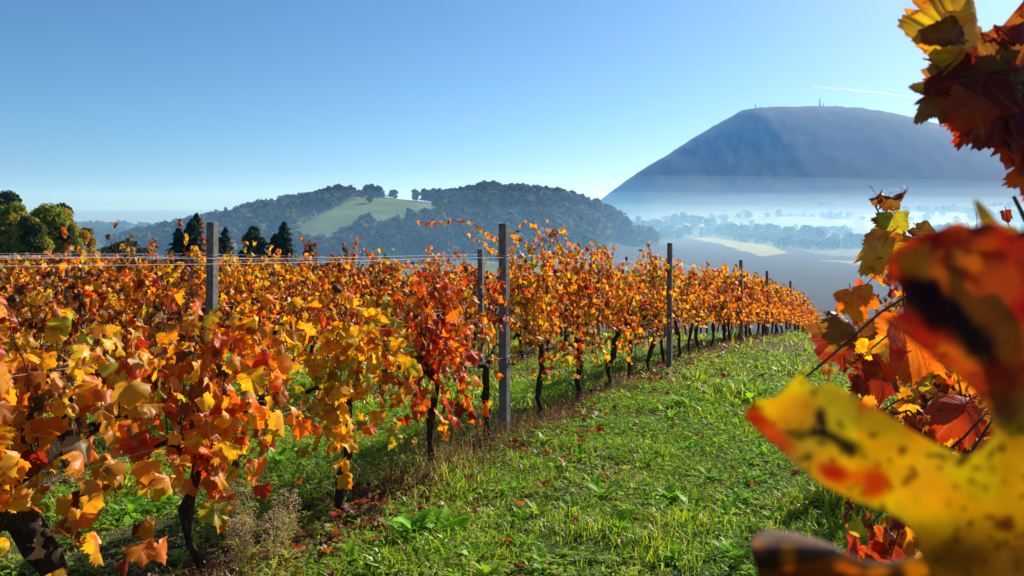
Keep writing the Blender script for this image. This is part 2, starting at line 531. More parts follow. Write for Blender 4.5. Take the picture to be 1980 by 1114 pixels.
haze = closed_box('haze', (-27500, -25000, -110), (27500, 27500, 470), volume_mat('haze_air', (0.115, 0.39, 1.0), 0.98e-4, 0.35))
tag(haze, 'thin blue morning haze filling the air over the valley', 'haze', kind='stuff')
# ------------------------------------------------------------------ mist lying in the valley
def mist_bank(name, c, s, density, label, colour=(0.80, 0.92, 1.0)):
    u = np.linspace(0, math.pi, 17); v = np.linspace(0, 2 * math.pi, 33)[:-1]
    U, W = np.meshgrid(u, v, indexing='ij')
    V = np.stack([np.sin(U) * np.cos(W) * s[0] + c[0], np.sin(U) * np.sin(W) * s[1] + c[1], np.cos(U) * s[2] + c[2] + CZ], -1).reshape(-1, 3)
    i = np.arange(16)[:, None] * 32; j = np.arange(32)[None]; j2 = (j + 1) % 32
    F = np.stack([i + j, i + 32 + j, i + 32 + j2, i + j2], -1).reshape(-1, 4)
    me = make_mesh(name, V, F, volume_mat(name, colour, density, 0.3), smooth=True)
    bm = bmesh.new(); bm.from_mesh(me); bmesh.ops.remove_doubles(bm, verts=bm.verts, dist=0.05); bmesh.ops.recalc_face_normals(bm, faces=bm.faces); bm.to_mesh(me); bm.free()
    o = add_obj(name, me)
    tag(o, label, 'mist', kind='stuff')
    return o


for q, zz in enumerate((38, 52, 68, 86)):
    mist_bank('mist', (1150 + 70 * (q % 3), 1800 + 40 * q, -40), (1100, 900, zz), 0.75e-4, 'pale morning mist lying at the foot of the mountain, layer %d metres thick' % zz, (0.60, 0.80, 1.0))
mist_bank('mist', (190, 640, -44), (230, 210, 34), 3.2e-4, 'wisp of mist where the wooded hill runs out into the valley', (0.34, 0.66, 1.0))
for zz, den in ((30, 1.2e-4), (44, 1.1e-4)):
    mist_bank('mist', (430, 800, -46), (720, 690, zz), den, 'thin mist over the ploughed fields of the valley, layer %d metres thick' % zz, (0.16, 0.52, 1.0))
for zz, den in ((46, 3.15e-4), (58, 2.94e-4), (72, 2.52e-4)):
    mist_bank('mist', (-100, 850, -42), (1150, 740, zz), den, 'bluish mist around the wooded hill and the coast trees, layer %d metres thick' % zz, (0.29, 0.60, 1.0))


# ------------------------------------------------------------------ trees
def leaf_quads(P, Nrm, size, r_, squash=1.0):
    """small bent leaf clumps: two triangles each, facing roughly along Nrm"""
    n = len(P)
    T = r_.normal(size=(n, 3)); T -= (T * Nrm).sum(1, keepdims=True) * Nrm; T /= np.linalg.norm(T, axis=1)[:, None] + 1e-9
    B = np.cross(Nrm, T)
    s = size * r_.uniform(0.6, 1.4, (n, 1))
    k = r_.uniform(-0.4, 0.4, (n, 1)) * s
    V = np.stack([P - T * s, P - B * s * 0.55 * squash + Nrm * k, P + T * s, P + B * s * 0.55 * squash + Nrm * k], 1).reshape(-1, 3)
    i = np.arange(n)[:, None] * 4
    F = np.concatenate([i + np.array([[0, 1, 2]]), i + np.array([[0, 2, 3]])], 0)
    return V, [F]


def crown_round(r_, h, w, n, size, base=0.25, lobes=14, colours=None, wob=0.25):
    """broad-leaved crown: leaf clumps over many lobes"""
    L = []
    for k in range(lobes):
        t = (k + 0.5) / lobes
        z = base + (1 - base) * (0.12 + 0.8 * t)
        prof = math.sin(math.pi * min(1, max(0.06, (z - base) / (1 - base) * 0.85 + 0.14))) ** 0.6
        a = k * 2.4 + r_.uniform(-.4, .4); rr = w * 0.5 * prof * r_.uniform(0.35, 0.75)
        L.append((rr * math.cos(a), rr * math.sin(a), z * h, w * r_.uniform(0.17, 0.28), h * (1 - base) * r_.uniform(0.12, 0.2)))
    L = np.array(L)
    k = r_.integers(0, lobes, n)
    d = r_.normal(size=(n, 3)); d /= np.linalg.norm(d, axis=1)[:, None]
    d[:, 2] = np.where(r_.random(n) < 0.65, np.abs(d[:, 2]), d[:, 2])
    rad = r_.uniform(0.45, 1.08, n) ** 0.6
    P = L[k, :3] + d * rad[:, None] * np.stack([L[k, 3], L[k, 3], L[k, 4]], -1)
    nr = d + r_.normal(size=(n, 3)) * 0.55; nr /= np.linalg.norm(nr, axis=1)[:, None]
    V, F = leaf_quads(P, nr, size, r_)
    c = np.asarray(colours)
    lob_c = c[r_.integers(0, len(c), lobes)]
    C = lob_c[k] * r_.uniform(1 - wob, 1 + wob, (n, 1)) * np.where(r_.random((n, 1)) < 0.12, 1.4, 1.0)
    return V, F, np.repeat(C, 4, axis=0), None


def crown_cone(r_, h, w, n, size, colours, base=0.12, tops=1, spread=0.0):
    """pine or cypress like crown: whorls of drooping branches, several leaders possible"""
    out = []
    for q in range(tops):
        ox, oy = (0, 0) if tops == 1 else (r_.uniform(-1, 1) * spread, r_.uniform(-1, 1) * spread)
        hh = h * (1 if q == 0 else r_.uniform(0.75, 0.98))
        m = n // tops
        t = r_.random(m) ** 0.75
        lay = np.floor(t * 11) / 11
        z = hh * (base + (1 - base) * t)
        prof = (1 - t) ** 0.6 * (0.72 + 0.28 * np.cos((t - lay) * 11 * math.pi)) + 0.035
        a = r_.uniform(0, 2 * math.pi, m)
        br = 0.75 + 0.35 * np.sin(a * 5 + lay * 40 + q)
        rr = w / 2 * prof * br * r_.uniform(0.35, 1.05, m) ** 0.55
        P = np.stack([ox + rr * np.cos(a), oy + rr * np.sin(a), z - rr * 0.18], -1)
        nr = np.stack([np.cos(a), np.sin(a), 0.7 + 0 * a], -1) + r_.normal(size=(m, 3)) * 0.6
        nr /= np.linalg.norm(nr, axis=1)[:, None]
        V, F = leaf_quads(P, nr, size, r_, 0.7)
        c = np.asarray(colours)
        C = c[r_.integers(0, len(c), m)] * r_.uniform(0.6, 1.35, (m, 1))
        out.append((V, F, np.repeat(C, 4, axis=0), None))
    return merge(out)


def trunk_mesh(r_, h, w, top=0.8, r0=None, limbs=6):
    r0 = r0 or h * 0.022
    z = np.linspace(0, h * top, 7)
    P = np.stack([np.cumsum(r_.normal(0, h * 0.008, 7)), np.cumsum(r_.normal(0, h * 0.008, 7)), z], -1)
    P[0, :2] = 0; P[0, 2] = -h * 0.06
    parts = [tube(P, np.linspace(r0, r0 * 0.25, 7), 6)]
    for k in range(limbs):
        i = 2 + k % 4
        a = k * 2.4; d = np.array([math.cos(a), math.sin(a), 0.75])
        L_ = w * 0.38 * r_.uniform(0.7, 1.1)
        Q = np.stack([P[i] + d * L_ * s + np.array([0, 0, 0.1 * L_ * s * s]) for s in (0, .35, .7, 1)])
        parts.append(tube(Q, np.linspace(r0 * 0.4, r0 * 0.1, 4), 5))
    return merge(parts)


GRN = [(0.045, 0.075, 0.018), (0.065, 0.095, 0.02), (0.035, 0.06, 0.018)]
YGR = [(0.28, 0.28, 0.02), (0.36, 0.31, 0.02), (0.19, 0.25, 0.02), (0.11, 0.17, 0.02)]
PIN = [(0.024, 0.052, 0.018), (0.036, 0.066, 0.020), (0.018, 0.040, 0.016)]
ORG = [(0.50, 0.26, 0.015), (0.42, 0.25, 0.015), (0.2, 0.18, 0.015)]
MIX = [(0.05, 0.07, 0.02), (0.09, 0.085, 0.02), (0.035, 0.055, 0.018), (0.11, 0.08, 0.02)]


def tree(name, label, cat, x, y, h, w, crown, trunk_r=None, group=None, rz=0.0, top=0.8, sink=0.0):
    root = empty(name, (x, y, float(gz(x, y)) - sink), rz)
    V, F, C, U = crown
    add_obj('crown', make_mesh('crown', V, F, M_tree, C), root)
    t = trunk_mesh(np.random.default_rng(int(abs(x * 13 + y * 7)) % 99991), h, w, top, trunk_r)
    add_obj('trunk', make_mesh('trunk', t[0], t[1], M_tbark, smooth=True), root)
    tag(root, label, cat, group)
    return root


def tree_at(name, label, cat, px, top_py, y, w_px, kind, cols, seed, n, size, group=None, tops=1, base=0.25, spread=0.0, lobes=16):
    x = (px - HX) / FPX * y
    g = float(gz(x, y))
    ztop = CZ - (top_py - HY) / FPX * y
    h, w = ztop - g, w_px / FPX * y
    r_ = np.random.default_rng(seed)
    if kind == 'cone': c = crown_cone(r_, h, w, n, size, cols, base=0.1, tops=tops, spread=spread)
    else: c = crown_round(r_, h, w, n, size, base=base, lobes=lobes, colours=cols)
    return tree(name, label, cat, x, y, h, w, c, group=group)


# trees along the far edge of the vineyard
tree_at('pine_tree', 'tall dark green pine behind the yellowing trees at the vineyard edge', 'tree', -8, 372, 104, 130, 'round', PIN, 1, 9000, 0.30, lobes=18)
tree_at('broadleaf_tree', 'yellow-green bushy tree in front of the tall dark pine', 'tree', 22, 403, 92, 110, 'round', YGR, 2, 9000, 0.22, base=0.08, lobes=22)
tree_at('broadleaf_tree', 'largest yellow-green tree, beside the small orange tree', 'tree', 98, 402, 96, 104, 'round', YGR, 3, 10000, 0.22, base=0.06, lobes=24)
tree_at('broadleaf_tree', 'low green-yellow tree filling the gap between the two bushy yellow-green trees', 'tree', 60, 424, 90, 70, 'round', GRN + YGR, 32, 6000, 0.2, base=0.04, lobes=16)
tree_at('broadleaf_tree', 'lower green tree at the end of the yellow-green clump', 'tree', 134, 436, 94, 56, 'round', GRN + YGR, 33, 4500, 0.2, base=0.04, lobes=14)
tree_at('evergreen_tree', 'dark rounded evergreen rising behind the largest yellow-green tree', 'tree', 110, 398, 112, 66, 'round', PIN, 4, 6000, 0.28, lobes=14)
tree_at('orange_tree', 'small orange autumn tree next to the yellow-green trees', 'tree', 163, 442, 100, 52, 'round', ORG, 5, 3500, 0.2, base=0.1, lobes=12)
tree_at('hedge_bush', 'low green bush between the small orange tree and the conifers', 'bush', 238, 468, 105, 110, 'round', GRN, 6, 3500, 0.22, base=0.02, lobes=12)
tree_at('conifer_tree', 'dark conifer with several tops behind a tall grey post', 'tree', 368, 415, 125, 74, 'cone', PIN, 7, 9000, 0.36, tops=5, spread=1.7)
tree_at('conifer_tree', 'thin open-crowned conifer just past the tall grey post', 'tree', 436, 442, 132, 60, 'cone', PIN, 8, 4500, 0.32, tops=2, spread=1.4)
tree_at('conifer_tree', 'broad rounded conifer beside the pointed one', 'tree', 488, 440, 128, 54, 'round', PIN, 9, 5000, 0.3, base=0.1, lobes=12)
tree_at('conifer_tree', 'pointed dark conifer, tallest of its clump', 'tree', 533, 431, 130, 80, 'cone', PIN, 10, 9500, 0.34, tops=3, spread=1.8)
tree_at('conifer_tree', 'short young conifer standing alone at the end of the conifer clump', 'tree', 597, 468, 118, 50, 'cone', PIN, 12, 2500, 0.26)

# the far woods: shared meshes
MIX2 = MIX + [(0.14, 0.12, 0.03), (0.08, 0.10, 0.03)]
def far_mesh(seed, kind, n, cols, size):
    r_ = np.random.default_rng(seed)
    c = crown_cone(r_, 1.0, 0.62, n, size, cols) if kind == 'cone' else crown_round(r_, 1.0, 0.95 if kind == 'round' else 1.3, n, size, base=0.1, lobes=9, colours=cols)
    return c
far_c = [far_mesh(20, 'round', 420, GRN, 0.10), far_mesh(21, 'round', 420, MIX2, 0.10), far_mesh(22, 'wide', 420, GRN, 0.11), far_mesh(23, 'cone', 380, PIN, 0.075),
         far_mesh(24, 'round', 420, PIN, 0.10)]
far_me = [(make_mesh('crown', c[0], c[1], M_tree, c[2]),) for c in far_c]
tt = trunk_mesh(np.random.default_rng(3), 1.0, 0.7, 0.7, 0.03, 3)
far_tr = make_mesh('trunk', tt[0], tt[1], M_tbark)


def far_tree(name, label, x, y, h, k, wf, group):
    root = empty(name, (x, y, float(gz(x, y))), rng.uniform(0, 6.28))
    root.scale = (h * wf, h * wf, h)
    add_obj('crown', far_me[k][0], root); add_obj('trunk', far_tr, root)
    tag(root, label, 'tree', group)


# skyline of the wooded hill
for px in np.concatenate([np.arange(505, 640, 11), np.arange(828, 892, 9), np.arange(905, 962, 9), np.arange(966, 1186, 9)]):
    y = 748 + rng.uniform(-14, 14); px = px + rng.uniform(-3, 3)
    x = (px - HX) / FPX * y
    if px < 640: k, h, lab, grp = int(rng.choice([0, 1, 2])), rng.uniform(7, 10), 'broad-leaved tree on the wooded shoulder of the hill beside its green field', 'skyline trees of the hill shoulder'
    elif px < 895: k, h, lab, grp = int(rng.choice([2, 4])), rng.uniform(11, 14.5), 'dark tree in the round wood between the green hill field and the pines', 'trees of the round skyline wood'
    elif px < 963: k, h, lab, grp = int(rng.choice([2, 4])), rng.uniform(13, 16.5), 'tall dark pine in the highest clump on the hill', 'highest clump of pines on the hill'
    else: k, h, lab, grp = int(rng.choice([4, 3, 0])), rng.uniform(10, 13), 'dark pine in the even skyline wood descending towards the mountain', 'skyline pines descending towards the mountain'
    far_tree('hill_tree', lab, x, y, h, k, rng.uniform(0.9, 1.25), grp)
far_tree('lone_tree', 'single small tree on the ridge between the hill field and the wood', -91, 752, 7.5, 1, 1.1, None)
far_tree('lone_tree', 'broad tree crowning the top of the green hill field', -143, 752, 7.0, 2, 1.5, None)
far_tree('lone_tree', 'dark tree beside the broad one on top of the hill field', -153, 748, 6.5, 0, 1.4, None)
far_tree('lone_tree', 'single dark tree standing in the middle of the hill field', -122, 690, 7.0, 0, 1.2, None)


def wood(name, label, pts, hs, ks, wfs):
    parts = []
    for k in range(len(far_c)):
        s = ks == k
        if not s.any(): continue
        M = rotm(rng.uniform(0, 6.28, s.sum()), np.zeros(s.sum()), np.zeros(s.sum())) * (hs[s])[:, None, None]
        M[:, :, :2] *= wfs[s][:, None, None]
        V, F, C, U = far_c[k]
        st = 12  # every few clumps of the model crown
        keep = np.zeros(len(V) // 4, bool); keep[rng.permutation(len(V) // 4)[:115]] = True
        idx = np.nonzero(np.repeat(keep, 4))[0]
        q = keep.sum(); i4 = np.arange(q)[:, None] * 4
        f = np.concatenate([i4 + np.array([[0, 1, 2]]), i4 + np.array([[0, 2, 3]])])
        v = V[idx].copy()
        ctr = v.reshape(-1, 4, 3).mean(1, keepdims=True)
        v = ((v.reshape(-1, 4, 3) - ctr) * 1.7 + ctr).reshape(-1, 3)
        n = s.sum()
        VV = (np.einsum('nij,vj->nvi', M, v) + pts[s][:, None]).reshape(-1, 3)
        FF = (f[None] + (np.arange(n) * len(v))[:, None, None]).reshape(-1, 3)
        au = (fbm(pts[s][:, 0] / 40, pts[s][:, 1] / 40, 77, 2) > .56)[:, None, None]
        tint = np.where(au, np.array([1.3, 1.12, .85]), 1.0) * rng.uniform(0.55, 1.4, (n, 1, 1)) * rng.uniform(0.85, 1.2, (n, 1, 3)) * np.array([1.0, 0.95, 0.9])
        CC = (C[idx][None] * tint).reshape(-1, 3)
        parts.append((VV, [FF], CC, None))
    V, F, C, _ = merge(parts)
    tag(add_obj(name, make_mesh(name, V, F, M_tree, C)), label, 'woodland', kind='stuff')


def scatter_wood(name, label, n, xr, yr, hr, reject, kp):
    x = rng.uniform(*xr, n); y = rng.uniform(*yr, n)
    ok = ~reject(x, y); x, y = x[ok], y[ok]
    pts = np.stack([x, y, gz(x, y) - 0.5], -1)
    wood(name, label, pts, rng.uniform(*hr, len(x)), rng.choice(len(kp), len(x), p=kp), rng.uniform(0.9, 1.4, len(x)))


def wig(x, y):
    return 12 * (fbm(x / 25, y / 25, 41, 3) - .5)
scatter_wood('hill_woodland', 'mixed dark woodland covering the slopes of the hill', 2400, (-330, 150), (455, 770), (4, 14),
             lambda x, y: in_poly(x + wig(x, y), y + wig(x, y), HILL_FIELD) | in_poly(x + wig(x, y), y + wig(x, y), HILL_FIELD2) | (gz(x, y) < VAL + CZ + 5), [.3, .25, .15, .1, .2])
scatter_wood('coast_woodland', 'hazy belt of trees between the vineyard and the sea', 800, (-760, -200), (800, 1150), (8, 13),
             lambda x, y: fbm(x / 70, y / 70, 71, 2) < 0.38, [.3, .35, .2, .05, .1])
scatter_wood('valley_woodland', 'misty scattered woodland in front of the mountain foot', 1300, (120, 1500), (1000, 2150), (8, 14),
             lambda x, y: (fbm(x / 150, y / 55, 72, 3) < 0.57) | (x > 0.66 * y), [.3, .3, .25, .05, .1])
scatter_wood('hill_foot_woodland', 'misty trees at the foot of the hill beside the ploughed field', 620, (60, 360), (600, 1000), (5, 11),
             lambda x, y: (fbm(x / 60, y / 40, 73, 2) < 0.47) | in_poly(x, y, FIELDS[0][0]) | in_poly(x, y, FIELDS[10][0]), [.3, .3, .2, .1, .1])

# hedge trees standing between the valley fields
for px, py, hpx, wf in [(1302, 447, 22, 1.0), (1322, 448, 26, .9), (1345, 449, 24, 1.1), (1372, 451, 24, 1.2), (1392, 458, 20, 1.1), (1418, 461, 26, 1.3), (1440, 461, 24, 1.2),
                        (1470, 464, 28, 1.2), (1495, 465, 29, 1.3), (1522, 466, 25, 1.2), (1548, 467, 22, 1.2), (1568, 470, 31, 1.1), (1588, 472, 28, 1.1),
                        (1210, 464, 22, 1.1), (1226, 459, 24, 1.0), (1256, 458, 22, 1.2), (1290, 459, 20, 1.2), (1330, 457, 20, 1.3), (1180, 472, 22, 1.1), (1160, 480, 20, 1.2), (1195, 478, 16, 1.3), (1640, 476, 24, 1.4), (1665, 477, 23, 1.4), (1700, 478, 20, 1.4), (1730, 480, 24, 1.2), (1235, 450, 26, .6), (1248, 452, 22, .6), (1275, 452, 24, .8)]:
    x, y = gp(px, py)
    far_tree('valley_tree', 'round misty tree in the hedge line across the valley fields', x, y, hpx / FPX * y * 1.05, int(rng.choice([0, 1, 2])), wf, 'hedge trees of the valley')

# ------------------------------------------------------------------ masts on the mountain, houses, vapour trail
def mast(px, y, h, label, w=2.6):
    x = (px - HX) / FPX * y
    root = empty('radio_mast', (x, y, float(gz(x, y))))
    parts = []
    for sx, sy in ((-1, -1), (1, -1), (1, 1), (-1, 1)):
        parts.append(tube([(sx * w, sy * w, -4), (sx * w * .3, sy * w * .3, h * .8)], [0.7, 0.4], 4))
    for k in range(7):
        f = k / 7 * 0.8; a = w * (1 - .7 * k / 7); b = w * (1 - .7 * (k + 1) / 7)
        parts.append(tube([(-a, -a, h * f), (b, -b, h * (f + .114))], 0.35, 4)); parts.append(tube([(a, a, h * f), (-b, b, h * (f + .114))], 0.35, 4))
    V, F, _, _ = merge(parts)
    add_obj('lattice', make_mesh('lattice', V, F, M_stake), root)
    V, F, _, _ = tube([(0, 0, h * .78), (0, 0, h)], [0.7, 0.4], 6)
    add_obj('antenna', make_mesh('antenna', V, F, M_stake), root)
    tag(root, label, 'mast')


mast(1585, 3290, 36, 'tallest lattice radio mast on the flat mountain top', 3.0)
mast(1461, 3290, 20, 'short radio mast near the steep edge of the mountain top', 1.8)
mast(1470, 3290, 11, 'low stub mast beside the short one on the mountain', 1.4)
mast(1489, 3290, 10, 'low mast alone on the flat part of the summit', 1.2)
mast(1592, 3290, 16, 'small mast right beside the tallest radio mast', 1.4)
mast(1617, 3290, 10, 'low mast past the tallest one along the summit', 1.4)

M_plaster = surf_mat('pale_plaster', (0.72, 0.70, 0.66), 0.1, 0.5, 0.9)
M_tile = surf_mat('roof_tiles', (0.30, 0.14, 0.08), 0.3, 1.0, 0.9)
hv = np.array([(-6, -4, -2), (6, -4, -2), (6, 4, -2), (-6, 4, -2), (-6, -4, 6), (6, -4, 6), (6, 4, 6), (-6, 4, 6)], float)
hf = np.array([(0, 1, 5, 4), (1, 2, 6, 5), (2, 3, 7, 6), (3, 0, 4, 7)])
rv = np.array([(-6.6, -4.6, 5.8), (6.6, -4.6, 5.8), (6.6, 4.6, 5.8), (-6.6, 4.6, 5.8), (-6.6, 0, 8.6), (6.6, 0, 8.6)], float)
rf4 = np.array([(0, 1, 5, 4), (2, 3, 4, 5)]); rf3 = np.array([(1, 2, 5), (3, 0, 4)])
wall_me = make_mesh('wall', hv, hf, M_plaster); roof_me = make_mesh('roof', rv, [rf4, rf3], M_tile)
for k, (px, y) in enumerate([(1690, 2380), (1702, 2390), (1714, 2400), (1722, 2410), (1735, 2400), (1746, 2430), (1757, 2420), (1590, 2330), (1616, 2300), (1430, 1960), (1640, 1900), (1668, 1880)]):
    x = (px - HX) / FPX * y
    ho = empty('house', (x, y, float(gz(x, y)) + 1.5), k * 0.7)
    add_obj('wall', wall_me, ho); add_obj('roof', roof_me, ho)
    tag(ho, 'tiny white house with tiled roof on the lower mountain slope', 'house', 'white houses at the mountain foot')

mc, n, l = nmat('vapour')
d = N(n, 'BsdfTranslucent'); d.inputs[0].default_value = (0.9, 0.95, 1, 1)
d0 = N(n, 'BsdfDiffuse'); d0.inputs[0].default_value = (0.9, 0.95, 1, 1)
mm = N(n, 'MixShader'); mm.inputs[0].default_value = 0.5; l.new(d.outputs[0], mm.inputs[1]); l.new(d0.outputs[0], mm.inputs[2])
tr = N(n, 'BsdfTransparent'); tc = N(n, 'TexCoord'); nz = N(n, 'TexNoise', Scale=0.0025, Detail=5.0); l.new(tc.outputs['Object'], nz.inputs['Vector'])
fa = ramp(n, l, nz.outputs[0], [(0.3, 0.10), (0.75, 0.40)])
mx = N(n, 'MixShader'); l.new(fa, mx.inputs[0]); l.new(tr.outputs[0], mx.inputs[1]); l.new(mm.outputs[0], mx.inputs[2])
o_ = N(n, 'OutputMaterial'); l.new(mx.outputs[0], o_.inputs[0])
Pc = [at(px, py, 30000 + 60 * i) for i, (px, py) in enumerate([(1560, 167), (1600, 170), (1650, 174), (1700, 179), (1745, 185), (1790, 191), (1850, 198)])]
V, F, _, _ = tube(Pc, [15, 55, 80, 85, 90, 100, 60], 10)
tag(add_obj('vapour_trail', make_mesh('vapour_trail', V, F, mc, smooth=True)), 'faint white vapour trail above the mountain summit', 'vapour trail', kind='stuff')
# ------------------------------------------------------------------ vine leaves
LEAF_A = np.radians([0, 12, 22, 34, 47, 57, 70, 84, 96, 110, 126, 142, 158, 172, 180])
LEAF_R = np.array([1.0, .92, .82, .66, .80, .92, .84, .68, .74, .82, .76, .70, .60, .36, .12])


def leaf_template(seed, n_half, rings, fold, cup, droop, wave, curl=0.0, pet=0.55, pitch=0.9, pet_k=3, serr=0.07):
    """five-lobed toothed leaf hanging from its petiole; blade radius 1; the origin is where the petiole leaves the cane"""
    r_ = np.random.default_rng(seed)
    th = np.linspace(-math.pi, math.pi, 2 * n_half + 1)[:-1] + 0.0
    rad = np.interp(np.abs(th), LEAF_A, LEAF_R)
    rad = rad * (1 + serr * np.where(np.arange(len(th)) % 2 == 0, 1, -1) + r_.normal(0, 0.03, len(th))) * (1 + 0.08 * np.sin(th + r_.uniform(0, 6)))
    V = [np.zeros((1, 2))]
    fr = [x for x in rings]
    for f in fr: V.append(np.stack([np.sin(th) * rad * f, np.cos(th) * rad * f], -1))
    V2 = np.concatenate(V)
    k = len(th)
    j = np.arange(k); j2 = (j + 1) % k
    F3 = np.stack([np.zeros(k, int), 1 + j2, 1 + j], -1)
    F4 = [np.stack([1 + q * k + j, 1 + q * k + j2, 1 + (q + 1) * k + j2, 1 + (q + 1) * k + j], -1) for q in range(len(fr) - 1)]
    x, y = V2[:, 0], V2[:, 1]
    rr = np.hypot(x, y); an = np.arctan2(x, y)
    z = -fold * np.abs(x) + cup * rr ** 2 + wave * rr ** 2 * np.sin(3 * an + r_.uniform(0, 6)) + 0.6 * wave * rr ** 3 * np.sin(7 * an + r_.uniform(0, 6))
    z += 0.03 * r_.normal(size=len(x)) * rr
    # lateral roll for dry leaves
    if curl:
        a = x * curl
        sgn = np.where(np.abs(curl) > 1e-6, 1, 1)
        x, z = np.sin(a) / curl, z * np.cos(a) + (1 - np.cos(a)) / curl * sgn
    # droop along the midrib
    b = np.clip(y, -0.4, 2) * droop
    y2 = np.where(np.abs(droop) > 1e-6, np.sin(b) / (droop + 1e-9), y); z2 = z * np.cos(b) - (1 - np.cos(b)) / (droop + 1e-9)
    P = np.stack([x, y2, z2], -1)
    # pitch the blade down and hang it at the petiole's end
    c, s = math.cos(-pitch), math.sin(-pitch)
    P = np.stack([P[:, 0], P[:, 1] * c - P[:, 2] * s, P[:, 1] * s + P[:, 2] * c], -1)
    uv = V2.copy()
    Fs = [F3] + F4
    if pet > 0:
        t = np.linspace(0, 1, 4)
        Q = np.stack([0 * t, pet * t, 0.18 * pet * np.sin(t * 2.2)], -1)
        P = P + Q[-1]
        Vt, Ft, _, _ = tube(Q, [0.024, 0.018, 0.016, 0.014], pet_k, cap=False)
        off = len(P)
        P = np.concatenate([P, Vt]); uv = np.concatenate([uv, np.full((len(Vt), 2), 4.0)])
        Fs = Fs + [f + off for f in Ft]
    tri = [f for f in Fs if f.shape[1] == 3]; qd = [f for f in Fs if f.shape[1] == 4]
    out = [np.concatenate(tri)] + ([np.concatenate(qd)] if qd else [])
    return P, out, uv


def leaf_set(base, n_half, rings, pet, pet_k, serr):
    L = []
    for k in range(8):      # fresh leaves
        r_ = np.random.default_rng(base + k)
        L.append(leaf_template(base + k, n_half, rings, r_.uniform(0.05, 0.55), r_.uniform(-0.5, 0.3), r_.uniform(0.2, 1.3), r_.uniform(0.16, 0.38), r_.uniform(-1.2, 1.2), pet * r_.uniform(.8, 1.2), r_.uniform(0.5, 1.25), pet_k, serr))
    for k in range(5):      # withered leaves, rolled up
        r_ = np.random.default_rng(base + 50 + k)
        L.append(leaf_template(base + 50 + k, n_half, rings, r_.uniform(0.0, 0.3), r_.uniform(-0.5, 0.3), r_.uniform(0.6, 1.5), r_.uniform(0.2, 0.42), r_.uniform(1.3, 2.6) * r_.choice([-1, 1]), pet * r_.uniform(.7, 1.1), r_.uniform(0.7, 1.5), pet_k, serr))
    return L
N_FRESH, N_DRY = 8, 5
HI = leaf_set(100, 30, (0.4, 0.75, 1.0), 0.7, 3, 0.085)
MID = leaf_set(200, 12, (0.55, 1.0), 0.5, 3, 0.09)
LOW = leaf_set(300, 6, (1.0,), 0.0, 3, 0.0)
hi_me = [make_mesh('leaf', P, F, M_leaf, None, uv, smooth=True) for P, F, uv in HI]
mid_me = [make_mesh('leaf', P, F, M_leaf, None, uv, smooth=True) for P, F, uv in MID]

Yw, Gd, Or, Rd, Dk, Br, Kb, Ol, Tn = [np.array(c) for c in ((0.86, 0.46, 0.020), (0.84, 0.34, 0.016), (0.80, 0.20, 0.014), (0.72, 0.075, 0.016), (0.30, 0.026, 0.016),
                                                       (0.28, 0.10, 0.025), (0.10, 0.045, 0.018), (0.42, 0.37, 0.03), (0.62, 0.42, 0.20))]
Yw, Gd, Or, Rd, Dk, Br, Kb, Ol, Tn = [c * 0.91 for c in (Yw, Gd, Or, Rd, Dk, Br, Kb, Ol, Tn)]
PAL = np.stack([Yw, Gd, Or, Rd, Dk, Br, Kb, Ol, Tn])
#                 yel  gold  or   red  dkr  brn  blk  olv  tan
MOODS = {'gold':  [.29, .32, .14, .02, .02, .09, .05, .05, .02],
         'yellow': [.38, .28, .10, .02, .01, .06, .03, .10, .02],
         'orange': [.14, .26, .29, .07, .03, .11, .06, .02, .02],
         'red':    [.06, .14, .32, .25, .08, .09, .04, .01, .01],
         'rust':   [.10, .19, .23, .08, .07, .20, .11, .01, .01],
         'brown':  [.12, .17, .15, .03, .05, .28, .16, .03, .01],
         'dark':   [.11, .15, .14, .08, .17, .20, .12, .02, .01]}


ORDER = np.array([7, 0, 1, 2, 3, 4, 5, 6, 8])


def leaf_colours(r_, mood, n, P=None):
    """neighbouring leaves of a vine turn alike"""
    p = np.array(MOODS[mood])[ORDER]; p = p / p.sum()
    u = r_.random(n)
    if P is not None:
        f = vnoise(P[:, 0] * 3.1 + P[:, 2] * 2.0, P[:, 1] * 3.1 + P[:, 2] * 1.3, int(r_.integers(0, 50)))
        v = 0.62 * f + 0.38 * u
        u = np.argsort(np.argsort(v)) / max(n, 1)
    k = ORDER[np.minimum(np.searchsorted(np.cumsum(p), u), 8)]
    return PAL[k] * r_.uniform(0.6, 1.25, (n, 1)) * r_.uniform(0.92, 1.08, (n, 3)), k


# ------------------------------------------------------------------ vines
ROW = math.atan(0.46)        # rows run 24.7 degrees off the view
RDX, RDY = math.sin(ROW), math.cos(ROW)


def row_point(off, y):
    """point of the row whose line is x = off + 0.46 y"""
    return off + 0.46 * y, y


